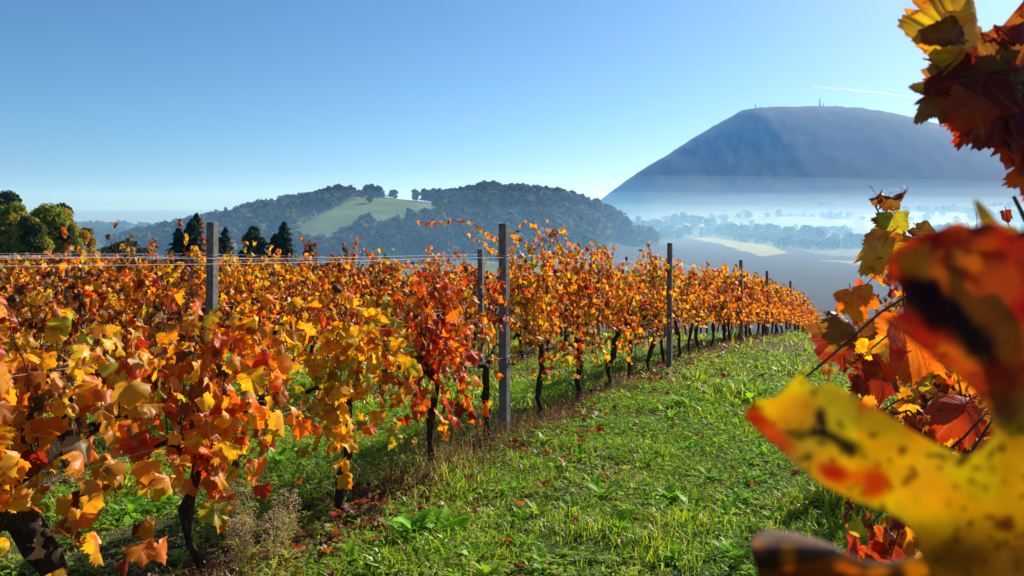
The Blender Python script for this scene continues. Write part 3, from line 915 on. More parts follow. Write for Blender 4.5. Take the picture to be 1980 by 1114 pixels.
def vine_shape(r_, top=1.95, low=0.55, width=0.45, n_canes=9, leaf_gap=0.06, head=0.82, lean=0.0, r0=0.032, span=0.52, droop=0.5, fill=120, shoots=3):
    """local frame: X across the row, Y along it. Returns trunk tubes, canes, leaf bases"""
    z = np.linspace(-0.06, head, 9)
    wob = np.cumsum(r_.normal(0, 0.024, (9, 2)), axis=0); wob[0] = 0
    T = np.stack([wob[:, 0] + lean * z * 0.6, wob[:, 1] + lean * z, z], -1)
    Tr = np.linspace(r0 * 1.15, r0 * 0.85, 9) * r_.uniform(0.75, 1.3, 9)
    hd = T[-1]
    arms = []
    for s in (-1, 1):
        m = 6
        t = np.linspace(0, 1, m)
        L = span * r_.uniform(0.75, 1.05)
        A = np.stack([hd[0] + np.cumsum(r_.normal(0, .012, m)), hd[1] + s * L * t, hd[2] + 0.16 * np.sin(t * 1.8) + np.cumsum(r_.normal(0, .012, m))], -1)
        A[0] = hd
        arms.append((A, np.linspace(r0 * 0.8, r0 * 0.4, m)))
    canes, leaves = [], []
    for k in range(n_canes):
        A, _ = arms[k % 2]
        s0 = A[int(r_.integers(0, len(A)))]
        H = top * r_.uniform(0.86, 1.05) - s0[2]
        side = r_.choice([-1, 1]); ob = width * r_.uniform(0.2, 1.0) * side
        ky = r_.normal(0, 0.20)
        kind = r_.random()
        m = 12; t = np.linspace(0, 1, m)
        if kind < 0.56:      # upright, arching over at the wires
            zz = s0[2] + H * np.sin(np.minimum(t * 1.25, 1.0) * math.pi / 2) - np.maximum(t - 0.72, 0) * droop * 2.0
            xx = s0[0] + ob * (0.25 * t + 0.75 * t ** 3)
            yy = s0[1] + ky * t + 0.12 * np.sin(t * 3 + k)
        elif kind < 0.80:    # leaning out and hanging
            zz = s0[2] + (H * 0.6) * np.sin(t * 2.5) - 0.1 * t
            xx = s0[0] + ob * 1.15 * t ** 0.9
            yy = s0[1] + ky * 1.6 * t
        else:                # low hanging shoot
            zz = s0[2] + 0.12 * np.sin(t * 3) - (s0[2] - low * 0.85) * t ** 1.6
            xx = s0[0] + ob * 0.8 * t
            yy = s0[1] + ky * 2.0 * t
        C = np.stack([xx, yy, zz], -1) + np.cumsum(r_.normal(0, 0.012, (m, 3)), axis=0)
        C[:, 2] = np.maximum(C[:, 2], 0.38)
        canes.append((C, np.linspace(0.0055, 0.0018, m)))
        seg = np.linalg.norm(np.diff(C, axis=0), axis=1); cum = np.concatenate([[0], np.cumsum(seg)])
        d = np.arange(0.07, cum[-1], leaf_gap)
        d = d + r_.uniform(-.02, .02, len(d))
        Pl = np.stack([np.interp(d, cum, C[:, q]) for q in range(3)], -1)
        out = np.where(r_.random(len(d)) < 0.75, np.sign(Pl[:, 0] + r_.normal(0, .12, len(d))), -np.sign(Pl[:, 0] + 1e-6))
        az = np.where(out > 0, -math.pi / 2, math.pi / 2) + r_.normal(0, 0.75, len(d))
        leaves.append(np.concatenate([Pl, az[:, None]], 1))
    for k in range(shoots):     # thin upright shoots above the hedge
        yb = r_.uniform(-span, span); m = 9; t = np.linspace(0, 1, m)
        H = r_.uniform(0.15, 0.42)
        C = np.stack([r_.normal(0, .12) + r_.normal(0, .10) * t, yb + r_.normal(0, .16) * t ** 1.5, top * 0.86 + (0.12 * top + H * .55) * t], -1) + np.cumsum(r_.normal(0, .008, (m, 3)), axis=0)
        canes.append((C, np.linspace(0.0035, 0.0012, m)))
        d = r_.uniform(0.15, 1.0, int(r_.integers(2, 8)))
        leaves.append(np.stack([np.interp(d, t, C[:, 0]), np.interp(d, t, C[:, 1]), np.interp(d, t, C[:, 2]), r_.uniform(0, 6.28, len(d))], -1))
    if fill:            # short side shoots fill the hedge
        zf = low + (top * 0.97 - low) * r_.beta(1.15, 1.25, fill)
        wf = width * np.interp(zf, [low, (low + top) / 2, top], [0.75, 1.0, 0.5])
        xf = wf * np.clip(r_.normal(0, 0.62, fill), -1.2, 1.2); yf = np.clip(r_.normal(0, .5, fill), -1.15, 1.15) * span * np.interp(zf, [low, low + .35, top], [.55, 1.0, 1.0])
        az = np.where(xf > 0, -math.pi / 2, math.pi / 2) + r_.normal(0, 0.8, fill)
        leaves.append(np.stack([xf, yf, zf, az], -1))
    leaves = np.concatenate(leaves)
    keep = leaves[:, 2] > low * r_.uniform(0.8, 1.05, len(leaves))
    return T, Tr, arms, canes, leaves[keep]


def build_wood(root, T, Tr, arms, canes, one=False, seg=7):
    V, F, _, _ = merge([tube(T, Tr, seg)] + [tube(A, r, 6) for A, r in arms])
    V = V + np.random.default_rng(len(V)).normal(0, 0.0055, V.shape)
    add_obj('trunk', make_mesh('trunk', V, F, M_bark, smooth=True), root)
    for C, r in canes:
        V, F, _, _ = tube(C, r, 5)
        add_obj('cane', make_mesh('cane', V, F, M_cane, smooth=True), root)


def add_leaf(root, me, P, az, tilt, roll, s, c):
    o = bpy.data.objects.new('leaf', me)
    COL.objects.link(o)
    o.parent = root
    o.location = P; o.rotation_mode = 'ZXY'
    o.rotation_mode = 'XYZ'
    m = rotm([az], [tilt], [roll])[0] * s * np.array([[rng.uniform(.78, 1.1), 1.0, 1.0]])
    M4 = Matrix.Identity(4)
    for a in range(3):
        for b_ in range(3): M4[a][b_] = m[a, b_]
        M4[a][3] = P[a]
    o.matrix_basis = M4
    o.color = (float(c[0]), float(c[1]), float(c[2]), 1.0)
    return o


def leafy_vine(x, y, label, group, seed, mood, hi=True, max_leaves=290, size=0.068, extra=None, clip=None, dry_top=0.5, **kw):
    """a vine near the lens: every leaf an object"""
    r_ = np.random.default_rng(seed)
    T, Tr, arms, canes, lv = vine_shape(r_, **kw)
    g = float(gz(x, y))
    root = empty('grapevine', (x, y, g), -ROW)
    if extra:       # shoots given in world coordinates
        ca, sa = math.cos(ROW), math.sin(ROW)
        for Pw, gap in extra:
            Pw = np.asarray(Pw, float); q = Pw - np.array([x, y, g])
            C = np.stack([q[:, 0] * ca - q[:, 1] * sa, q[:, 0] * sa + q[:, 1] * ca, q[:, 2]], -1)
            t = np.linspace(0, 1, len(C)); tt = np.linspace(0, 1, 14)
            C = np.stack([np.interp(tt, t, C[:, k]) for k in range(3)], -1)
            canes.append((C, np.linspace(0.005, 0.002, 14)))
            if gap:
                seg = np.linalg.norm(np.diff(C, axis=0), axis=1); cum = np.concatenate([[0], np.cumsum(seg)])
                d = np.arange(0.05, cum[-1], gap)
                Pl = np.stack([np.interp(d, cum, C[:, k]) for k in range(3)], -1)
                lv = np.concatenate([np.concatenate([Pl, r_.uniform(0, 6.28, (len(d), 1))], 1), lv])
    build_wood(root, T, Tr, arms, canes)
    if clip is not None:
        ca, sa = math.cos(-ROW), math.sin(-ROW)
        wx = lv[:, 0] * ca - lv[:, 1] * sa + x; wy = lv[:, 0] * sa + lv[:, 1] * ca + y; wz = lv[:, 2] + g
        lv = lv[clip(wx, wy, wz)]
    n = len(lv)
    cols, kk = leaf_colours(r_, mood, n, lv)
    zrel = np.clip((lv[:, 2] - 1.3) / 0.8, 0, 1)
    dry = (r_.random(n) < (0.20 + dry_top * zrel ** 2)) | np.isin(kk, (5, 6))
    var = np.where(dry, N_FRESH + r_.integers(0, N_DRY, n), r_.integers(0, N_FRESH, n))
    sz = size * r_.uniform(0.65, 1.3, n) * np.where(dry, 0.82, 1.0) * (1.0 - 0.22 * zrel)
    tl = r_.normal(-0.15, 0.40, n); rl = r_.normal(0, 0.40, n)
    mes = hi_me if hi else mid_me
    order = np.arange(n)
    if n > max_leaves:
        pm = r_.permutation(n); order, rest = pm[:max_leaves], pm[max_leaves:]
        M = rotm(lv[rest, 3], tl[rest], rl[rest]) * sz[rest][:, None, None]
        parts = [stamp(MID[v][0], MID[v][1], M[var[rest] == v], lv[rest][var[rest] == v][:, :3], cols[rest][var[rest] == v], MID[v][2]) for v in range(N_FRESH + N_DRY) if (var[rest] == v).any()]
        V, F, C, U = merge(parts)
        fo = add_obj('foliage', make_mesh('foliage', V, F, M_leaf_far, C, U, smooth=True), root); fo['kind'] = 'stuff'
    for i in order:
        add_leaf(root, mes[var[i]], lv[i, :3], lv[i, 3], tl[i], rl[i], sz[i], cols[i])
    tag(root, label, 'grapevine', group)
    return root


# rows: offset of the line x = off + 0.46 y
ROWS = {0: 0.42}
for k in range(1, 16): ROWS[k] = -3.94 - 3.07 * (k - 1)

ORD = ['first', 'second', 'third', 'fourth', 'fifth', 'sixth', 'seventh', 'eighth', 'ninth', 'tenth', 'eleventh', 'twelfth']

# --- row 1, the long row beside the grass aisle
R1 = 'grapevines of the long row beside the grass aisle'
def r1(y): return row_point(ROWS[1], y)
x, y = r1(3.95); leafy_vine(x, y, 'golden grapevine with a thick leaning trunk at the near end of the long row', R1, 501, 'yellow', top=1.66, low=0.50, width=0.60, n_canes=14, leaf_gap=0.055, r0=0.064, head=0.85, lean=-0.30, span=0.95, fill=210, size=0.082, droop=0.9, dry_top=0.2,
    clip=lambda X, Y, Z: Y > 2.3)
x, y = r1(4.73); leafy_vine(x, y, 'orange grapevine with red low leaves and a forked dark trunk above dry weeds', R1, 502, 'orange', top=1.50, low=0.50, width=0.5, n_canes=12, leaf_gap=0.055, head=0.72, size=0.079, droop=0.9, dry_top=0.15)
x, y = r1(5.92); leafy_vine(x, y, 'golden yellow grapevine between the orange vine and the red vine', R1, 503, 'yellow', top=1.64, low=0.44, width=0.5, n_canes=12, leaf_gap=0.055, size=0.077, droop=0.8, dry_top=0.2)
x, y = r1(6.99); leafy_vine(x, y, 'reddest grapevine of the long row, just before the bare vine at the post', R1, 504, 'red', top=1.68, low=0.44, width=0.45, n_canes=12, leaf_gap=0.056, size=0.073, droop=0.7, dry_top=0.25)
x, y = r1(8.02); leafy_vine(x, y, 'almost bare grapevine with a few red leaves next to the first concrete post', R1, 505, 'red', top=1.6, low=0.55, width=0.35, n_canes=5, leaf_gap=0.22, size=0.06, fill=14)
x, y = r1(9.22); leafy_vine(x, y, 'tall golden grapevine with a long arching shoot past the first concrete post', R1, 506, 'gold', top=2.16, low=0.52, width=0.48, n_canes=13, leaf_gap=0.05, size=0.064, dry_top=0.35,
    extra=[([at(1000, 520, 8.9), at(978, 476, 8.8), at(950, 458, 8.7), at(930, 440, 8.65), at(905, 430, 8.6), at(880, 425, 8.55), at(845, 432, 8.5), at(808, 430, 8.5)], 0.045),
           ([at(990, 520, 8.9), at(960, 490, 8.8), at(930, 468, 8.75), at(895, 452, 8.7)], 0.06),
           ([at(1030, 520, 9.1), at(1025, 480, 9.1), at(1008, 462, 9.1), at(990, 455, 9.1)], 0.04)])
x, y = r1(10.3); leafy_vine(x, y, 'orange grapevine with a crooked dark trunk, second past the first concrete post', R1, 507, 'orange', top=1.98, low=0.55, width=0.45, n_canes=12, leaf_gap=0.052, size=0.062)
x, y = r1(11.46); leafy_vine(x, y, 'orange grapevine with bare twigs above it, third past the first concrete post', R1, 508, 'orange', top=2.0, low=0.58, width=0.45, n_canes=12, leaf_gap=0.052, size=0.062,
    extra=[([at(1160, 520, 11.6), at(1163, 492, 11.6), at(1170, 474, 11.6)], 0.2), ([at(1165, 530, 11.6), at(1172, 500, 11.6), at(1188, 487, 11.6)], 0)])
for k, yy in enumerate((12.6, 13.65, 14.55)):
    x, y = r1(yy)
    leafy_vine(x, y, ('orange grapevine in the thin gap, third before the second concrete post', 'golden grapevine with a bushy dark top, second before the second concrete post', 'golden grapevine standing right at the second concrete post')[k],
               R1, 510 + k, ('rust', 'gold', 'gold')[k], hi=False, top=(1.7, 2.05, 1.9)[k], low=0.56, width=0.42, n_canes=(7, 13, 12)[k], leaf_gap=0.055, size=0.060)
for k, yy in enumerate(np.arange(15.6, 19.2, 1.08)):
    x, y = r1(yy)
    leafy_vine(x, y, '%s grapevine past the second concrete post of the long row, orange and gold' % ORD[k], R1, 520 + k, ('gold', 'gold', 'orange', 'orange')[k % 4], hi=False, top=1.85, low=0.58, width=0.42, n_canes=12, leaf_gap=0.06, size=0.060, max_leaves=200)

# --- row 2, behind it
R2 = 'grapevines of the second row, behind the long row'
for k, yy in enumerate(np.arange(5.9, 14.6, 1.09)):
    x, y = row_point(ROWS[2], yy)
    nm = ('before the tall grey post', 'past the tall grey post')
    i = int(np.floor((yy - 8.4) / 1.09))
    lab = ('%s grapevine before the tall grey post in the second row' % ORD[-i - 1]) if i < 0 else ('%s grapevine past the tall grey post in the second row' % ORD[i])
    leafy_vine(x, y, 'withered brown and gold ' + lab, R2, 540 + k, ('brown', 'brown', 'brown', 'gold', 'orange', 'brown', 'red', 'rust', 'rust')[k % 9], hi=False, top=(1.85, 1.95, 2.0, 1.95, 2.0, 1.95, 1.9, 1.85, 1.8)[k % 9], shoots=5, low=0.56, width=0.42, n_canes=12, leaf_gap=0.06, size=0.060, max_leaves=200, dry_top=0.6)

# --- row 0, the row the lens stands beside
R0 = 'grapevines of the row with the large blurred leaves'
def vis(X, Y, Z):
    px = HX + FPX * X / np.maximum(Y, .1); py = HY + FPX * (CZ - Z) / np.maximum(Y, .1)
    lim = np.interp(py, [300, 430, 500, 560, 620, 680, 760, 900], [1830, 1775, 1700, 1665, 1600, 1570, 1620, 1640])
    return (Y > 1.55) & (px > lim) & ((Y > 2.35) | (py > 575))
for k, (yy, mood) in enumerate([(1.75, 'dark'), (2.65, 'dark'), (3.7, 'rust'), (4.8, 'dark'), (5.9, 'gold'), (7.0, 'gold')]):
    x, y = row_point(ROWS[0], yy)
    leafy_vine(x, y, ('dark red and rust grapevine nearest the blurred leaf', 'rusty red grapevine second from the blurred leaf in its row', 'dry rust-coloured grapevine third from the blurred leaf in its row',
                      'dark grapevine fourth from the blurred leaf in its row', 'gold-leaved grapevine just before the post half hidden by red leaves', 'golden grapevine beside the post half hidden by red leaves')[k],
               R0, 570 + k, mood, hi=yy < 4, top=1.92, low=0.70, width=0.62 if yy < 4 else 0.5, n_canes=15, leaf_gap=0.05, size=0.052, fill=240, clip=vis, dry_top=0.6,
               extra=[([at(1765, 520, 2.5), at(1745, 470, 2.45), at(1715, 435, 2.42), at(1700, 412, 2.4), at(1692, 398, 2.4)], 0)] if k == 1 else None)

# ------------------------------------------------------------------ farther vines: shared wood and foliage meshes
def far_vine_set(seed, mood, n_canes, gap, size, lod, top=1.95, **kw):
    r_ = np.random.default_rng(seed)
    T, Tr, arms, canes, lv = vine_shape(r_, top=top, n_canes=n_canes, leaf_gap=gap, **kw)
    n = len(lv)
    cols, kk = leaf_colours(r_, mood, n, lv)
    dry = (r_.random(n) < 0.25) | np.isin(kk, (5, 6))
    var = np.where(dry, N_FRESH + r_.integers(0, N_DRY, n), r_.integers(0, N_FRESH, n))
    M = rotm(lv[:, 3], r_.normal(-0.15, 0.4, n), r_.normal(0, 0.4, n)) * (size * r_.uniform(0.65, 1.3, n))[:, None, None]
    parts = []
    for v in range(N_FRESH + N_DRY):
        s = var == v
        if s.any():
            P, F, uv = lod[v]
            parts.append(stamp(P, F, M[s], lv[s, :3], cols[s], uv))
    V, F, C, U = merge(parts)
    fol = make_mesh('foliage', V, F, M_leaf_far, C, U)
    V, F, _, _ = merge([tube(T, Tr * 1.1, 6)] + [tube(A, r, 5) for A, r in arms])
    tr = make_mesh('trunk', V, F, M_bark, smooth=True)
    V, F, _, _ = merge([tube(C_[::2], r[::2], 4) for C_, r in canes])
    cn = make_mesh('canes', V, F, M_cane)
    return fol, tr, cn


SET_MID = [far_vine_set(700 + k, m, 16, 0.055, 0.070, MID, 1.86, fill=120) for k, m in enumerate(['gold', 'orange', 'rust', 'orange'])]
SET_BRN = [far_vine_set(720 + k, m, 15, 0.06, 0.070, LOW, 1.92, fill=200) for k, m in enumerate(['brown', 'rust', 'brown', 'rust', 'brown'])]


def far_vine(x, y, label, group, sets, k, hs=1.0):
    fol, tr, cn = sets[k % len(sets)]
    root = empty('grapevine', (x, y, float(gz(x, y))), -ROW + (math.pi if k % 2 else 0))
    root.scale = (1, 1, hs)
    f = add_obj('foliage', fol, root); f['kind'] = 'stuff'
    add_obj('trunk', tr, root)
    c = add_obj('canes', cn, root); c['kind'] = 'stuff'
    tag(root, label, 'grapevine', group)


def r1_lab(yy):
    for a, b_, nm in ((14.9, 22.6, 'second'), (22.6, 27.8, 'third'), (27.8, 34.5, 'fourth'), (34.5, 60, 'fifth')):
        if a <= yy < b_: return nm
for k, yy in enumerate(np.arange(19.95, 47, 1.08)):
    x, y = r1(yy)
    far_vine(x, y, 'orange grapevine past the %s concrete post of the long row' % r1_lab(yy), R1 + ', past the %s post' % r1_lab(yy), SET_MID, k + int(k * 0.37), rng.uniform(0.93, 1.06))
for k, yy in enumerate(np.arange(15.7, 40, 1.09)):
    x, y = row_point(ROWS[2], yy)
    far_vine(x, y, 'rust-coloured grapevine of the second row, seen between the trunks of the long row', R2 + ', far part', SET_MID if yy < 26 else SET_BRN, k * 3 + 1, rng.uniform(0.9, 1.03))
for rr in range(3, 10):
    y0 = max((3.94 + 3.07 * (rr - 1)) / 1.097 - 0.6, 5)
    for k, yy in enumerate(np.arange(y0, min(y0 + 26, 40), 1.12)):
        x, y = row_point(ROWS[rr], yy)
        far_vine(x, y, 'withered brown grapevine in the %s row back from the grass aisle' % ORD[rr - 1], 'grapevines of the %s row' % ORD[rr - 1], SET_MID if (rr < 4 and yy < 16) else SET_BRN, k * 3 + rr, rng.uniform(0.85, 1.04))
# the last rows at the far left, too far to count
parts = []
for rr in range(10, 24):
    off = -3.94 - 3.07 * (rr - 1)
    y0 = -off / 1.097 - 0.8
    for k, yy in enumerate(np.arange(y0, y0 + 16, 1.15)):
        x = off + .46 * yy
        r_ = np.random.default_rng(rr * 100 + k)
        n = 60
        P = np.stack([r_.normal(0, .26, n), r_.uniform(-.6, .6, n), r_.uniform(.7, 1.9, n)], -1)
        ca, sa = math.cos(-ROW), math.sin(-ROW)
        P = np.stack([P[:, 0] * ca - P[:, 1] * sa + x, P[:, 0] * sa + P[:, 1] * ca + yy, P[:, 2] + float(gz(x, yy))], -1)
        nr = r_.normal(size=(n, 3)); nr /= np.linalg.norm(nr, axis=1)[:, None]
        V, F = leaf_quads(P, nr, 0.11, r_)
        C, _ = leaf_colours(r_, 'rust', n)
        parts.append((V, F, np.repeat(C, 4, axis=0), None))
V, F, C, _ = merge(parts)
tag(add_obj('vineyard', make_mesh('vineyard', V, F, M_leaf_far, C)), 'distant rust-brown vine rows in front of the yellow-green trees', 'vineyard', kind='stuff')

# ------------------------------------------------------------------ posts and wires
def post_mesh(h, w=0.045, d=0.050):
    bm = bmesh.new()
    prof = [(-w, -d + .012), (-w + .012, -d), (w - .012, -d), (w, -d + .012), (w, d - .012), (w - .012, d), (-w + .012, d), (-w, d - .012)]
    rings = []
    for z, s in ((-0.3, 1.06), (0.0, 1.05), (h * .5, 1.0), (h - .006, .95), (h, .88)):
        rings.append([bm.verts.new((x * s, y * s, z)) for x, y in prof])
    for a, b_ in zip(rings, rings[1:]):
        for i in range(8): bm.faces.new((a[i], a[(i + 1) % 8], b_[(i + 1) % 8], b_[i]))
    bm.faces.new(rings[-1]); bm.faces.new(rings[0][::-1])
    me = bpy.data.meshes.new('post'); bm.to_mesh(me); bm.free(); me.materials.append(M_conc)
    return me


POST_H = 2.2
post_me = post_mesh(POST_H)
ang = np.linspace(0, 2 * math.pi, 13)
tv, tf, _, _ = tube(np.stack([0.062 * np.sign(np.cos(ang)) * np.abs(np.cos(ang)) ** .5, 0.066 * np.sign(np.sin(ang)) * np.abs(np.sin(ang)) ** .5, 0.006 * np.sin(2 * ang)], -1), 0.0022, 5)
tie_me = make_mesh('wire_tie', tv, tf, M_wire, smooth=True)
WIRES = (1.875, 1.842, 1.34, 0.84)


def vineyard_post(x, y, label, group, h=1.0, lean=0.0, ties=True):
    root = empty('vineyard_post', (x, y, float(gz(x, y))), -ROW)
    root.rotation_euler = (rng.normal(0, .008), rng.normal(0, .008) + lean, -ROW + rng.normal(0, .06))
    root.scale = (1, 1, h)
    add_obj('post', post_me, root)
    if ties:
        for z in WIRES: add_obj('wire_tie', tie_me, root, (0, 0, z / h))
    tag(root, label, 'post', group)


for k, yy in enumerate((8.4, 14.9, 22.6, 27.8, 34.5, 41)):
    x, y = r1(yy)
    sc_ = .988 if k == 0 else .945
    x, y = x * sc_, y * sc_
    vineyard_post(x, y, '%s grey concrete post of the long row beside the grass aisle' % ORD[k], 'posts of the long row')
for k, (yy, lab) in enumerate([(8.4, 'tall grey concrete post of the second row with dark conifers behind'), (14.07, 'weathered concrete post of the second row beside the arching shoot'), (19.9, 'concrete post of the second row among the bare twigs'), (26, 'hidden far concrete post of the second row')]):
    x, y = row_point(ROWS[2], yy)
    x, y = x * .953, y * .953
    vineyard_post(x, y, lab, 'posts of the second row', h=1.0 if k == 0 else 0.93)
for rr, ys in ((3, (11.8, 18.3, 24.8)), (4, (13.2, 19.3, 25.8)), (5, (16.0, 22.5)), (6, (18.6, 25.0)), (7, (21.0, 27)), (8, (23.5, 30))):
    for q, yy in enumerate(ys):
        x, y = row_point(ROWS[rr], yy)
        vineyard_post(x, y, '%s concrete post of the %s row back, only its top above the leaves' % (ORD[q], ORD[rr - 1]), 'posts of the rows behind', h=0.92, ties=False)
x, y = row_point(ROWS[0], 8.0)
vineyard_post(x, y, 'concrete post whose top shows above the red blurred leaf', 'posts of the near row')

WN = ('upper of the two top', 'lower of the two top', 'middle', 'lowest')
def wire(rr, q, y0, y1, nm):
    ys = np.arange(y0, y1 + .1, 0.7)
    xs = ROWS[rr] + .46 * ys
    sag = 0.02 * np.sin(ys * 0.9 + q) * (0.5 if q < 2 else 1)
    base = np.interp(ys, ys[::4], gz(xs[::4], ys[::4])) if len(ys) > 8 else gz(xs, ys)
    P = np.stack([xs + (0.065 if q % 2 else -0.065), ys, base + WIRES[q] + sag], -1)
    V, F, _, _ = tube(P, 0.0013, 5)
    tag(add_obj('trellis_wire', make_mesh('trellis_wire', V, F, M_wire, smooth=True)), '%s galvanised wire of the %s' % (WN[q], nm), 'wire', 'trellis wires')
for q in range(4):
    wire(1, q, 2.6, 44, 'long row beside the grass aisle')
    wire(2, q, 5.0, 32, 'second row behind the long row')
    wire(0, q, 2.2, 12, 'row with the blurred leaves')
for q in range(2):
    wire(3, q, 8, 30, 'third row')
    wire(4, q, 11, 30, 'fourth row')

# thin rusty planting stakes in the long row
for k, yy in enumerate((7.95, 10.45, 11.75, 12.7, 13.4)):
    x, y = r1(yy)
    V, F, _, _ = tube([(0, 0, -.1), (0.004, 0, .6), (0, .004, 1.45)], [.006, .006, .006], 6)
    s = add_obj('vine_stake', make_mesh('vine_stake', V, F, M_stake, smooth=True), None, (x + .05, y, float(gz(x, y))))
    tag(s, 'thin rusty stake at a vine trunk of the long row, %s along it' % ORD[k], 'stake', 'planting stakes')
# ------------------------------------------------------------------ ground cover
def perp(x, y, rr):
    """signed distance to a row, positive on its right"""
    return (x - ROWS[rr] - 0.46 * y) * math.cos(ROW)


def blade(bend, w, twist):
    t = np.array([0, .5, 1.0])
    yb = bend * t ** 2; zb = t * np.sqrt(np.maximum(1 - (bend * t * .8) ** 2, .1))
    V = np.array([(-w, 0, 0), (w, 0, 0), (-w * .8 + twist, yb[1], zb[1]), (w * .8 + twist, yb[1], zb[1]), (twist * 1.5, yb[2], zb[2])])
    return V, [np.array([(0, 1, 3, 2)]), np.array([(2, 3, 4)])]
BL = [blade(b_, .045, tw) for b_, tw in ((.25, .02), (.55, -.05), (.85, .05), (.95, 0.0))]
BLW = [blade(b_, .09, tw) for b_, tw in ((.25, .02), (.55, -.05), (.85, .05), (.95, 0.0))]
GC = np.array([(0.24, 0.42, 0.020), (0.36, 0.48, 0.03), (0.12, 0.26, 0.02), (0.44, 0.46, 0.05), (0.46, 0.38, 0.16)])


def sample(n, y0, y1, r_, pw=1.0, wid=0.70):
    u = r_.random(n)
    y = np.sqrt(y0 ** 2 + u * (y1 ** 2 - y0 ** 2)) if pw == 1.0 else y0 + (y1 - y0) * u ** pw
    x = r_.uniform(-1, 1, n) * (wid * y + 0.6)
    return x, y


def dryness(x, y):
    d = np.ones_like(x) * 9
    for rr in (0, 1, 2): d = np.minimum(d, np.abs(perp(x, y, rr) - 0.05))
    return np.clip(1 - d / 0.55, 0, 1)


r_ = np.random.default_rng(77)
parts = []
for n, y0, y1, T, hmu in ((125000, 3.0, 8.5, BL, .080), (85000, 8.5, 17, BLW, .095), (50000, 17, 48, BLW, .15)):
    x, y = sample(n, y0, y1, r_)
    p = fbm(x / .55, y / .55, 81, 3)
    dr = dryness(x, y)
    bare = fbm(x / 1.1, y / 1.1, 88, 3)
    keep = (r_.random(n) < np.clip((p - 0.28) * 3.0, 0.28, 1)) & (r_.random(n) < 1 - 0.55 * dr) & (r_.random(n) < np.clip((0.80 - bare) * 6, .55, 1))
    x, y, p, dr = x[keep], y[keep], p[keep], dr[keep]
    n = len(x)
    pa = perp(x, y, 1)
    rut = np.maximum(np.exp(-((pa - 1.25) / .22) ** 2), np.exp(-((pa - 2.75) / .22) ** 2)) * np.clip(fbm(x / 2, y / 2, 99, 2) * 1.6 - .3, 0, 1)
    h = (1 - .55 * rut) * hmu * r_.uniform(.5, 1.5, n) * np.clip(0.5 + p, .5, 1.4) * (0.62 + 0.95 * sstep(.48, .72, fbm(x / .9, y / .9, 89, 3)))
    M = rotm(r_.uniform(0, 6.28, n), r_.normal(0, .25, n), r_.normal(0, .25, n)) * h[:, None, None]
    L = np.stack([x, y, gz(x, y) - 0.006], -1)
    pr = np.array([.38, .25, .20, .09, .08])
    k = r_.choice(5, n, p=pr)
    k = np.where(r_.random(n) < dr * 0.5, 4, k)
    C = 1.02 * GC[k] * r_.uniform(.7, 1.25, (n, 1)) * (0.75 + 0.5 * fbm(x / 2.5, y / 2.5, 83, 2))[:, None]
    v = r_.integers(0, 4, n)
    for q in range(4):
        s = v == q
        parts.append(stamp(T[q][0], T[q][1], M[s], L[s], C[s]))
V, F, C, _ = merge(parts)
tag(add_obj('grass', make_mesh('grass', V, F, M_grass, C)), 'green grass of the vineyard aisle', 'grass', kind='stuff')

# clover mats
lf = []
for a in (0, 2.09, 4.19):
    ca, sa = math.cos(a), math.sin(a)
    for q in ((0, 0.05, 0), (-.5, .65, .12), (0, 1.0, .0), (.5, .65, .12)):
        lf.append((q[0] * ca - q[1] * sa, q[0] * sa + q[1] * ca, q[2]))
CLV = np.array(lf); CLF = [np.array([(0, 3, 1), (1, 3, 2), (4, 7, 5), (5, 7, 6), (8, 11, 9), (9, 11, 10)])]
x, y = sample(108000, 3.0, 12, r_)
p = fbm(x / .9, y / .9, 91, 3) + 0.10 * np.exp(-((perp(x, y, 1) - .75) / .45) ** 2) + 0.06 * np.exp(-((perp(x, y, 1) + .9) / .6) ** 2)
keep = ((p > 0.53) | (r_.random(len(x)) < .12)) & (dryness(x, y) < .75) & (r_.random(len(x)) < np.clip(9 / y, .2, 1))
x, y = x[keep], y[keep]; n = len(x)
M = rotm(r_.uniform(0, 6.28, n), r_.normal(0, .35, n), r_.normal(0, .35, n)) * (0.0115 * r_.uniform(.6, 1.4, n) * np.clip(y / 6, 1, 1.8))[:, None, None]
L = np.stack([x, y, gz(x, y) + r_.uniform(.02, .10, n)], -1)
C = np.array([0.20, 0.42, 0.02]) * r_.uniform(.65, 1.4, (n, 1)) * np.array([1, 1, 1])
V, F, C, _ = stamp(CLV, CLF, M, L, C)
tag(add_obj('clover', make_mesh('clover', V, F, M_herb, C)), 'bright green clover mats between the grass', 'clover', kind='stuff')

# small broad-leaved herbs
hb = []
hf_ = []
for k in range(6):
    a = k * 1.05 + .2; ca, sa = math.cos(a), math.sin(a); e = .25 + .35 * (k % 3)
    o_ = len(hb)
    for q in ((0, .05, 0), (-.17, .5, .3 * e + .18), (.17, .5, .3 * e + .18), (-.12, .85, .3 * e + .15), (.12, .85, .3 * e + .15), (0, 1.08, .3 * e)):
        hb.append((q[0] * ca - q[1] * sa, q[0] * sa + q[1] * ca, q[2]))
    hf_ += [(o_, o_ + 2, o_ + 1), (o_ + 1, o_ + 2, o_ + 4), (o_ + 1, o_ + 4, o_ + 3), (o_ + 3, o_ + 4, o_ + 5)]
HBV, HBF = np.array(hb), [np.array(hf_)]
x, y = sample(18000, 3.0, 18, r_, 1.35)
keep = (fbm(x / .7, y / .7, 95, 3) > .40) & (dryness(x, y) < .9)
x, y = x[keep], y[keep]; n = len(x)
M = rotm(r_.uniform(0, 6.28, n), r_.normal(0, .2, n), r_.normal(0, .2, n)) * (0.050 * r_.uniform(.4, 1.7, n) * np.clip(y / 9, 1, 1.6))[:, None, None]
L = np.stack([x, y, gz(x, y) + .012], -1)
k = r_.choice(4, n, p=[.45, .3, .15, .10])
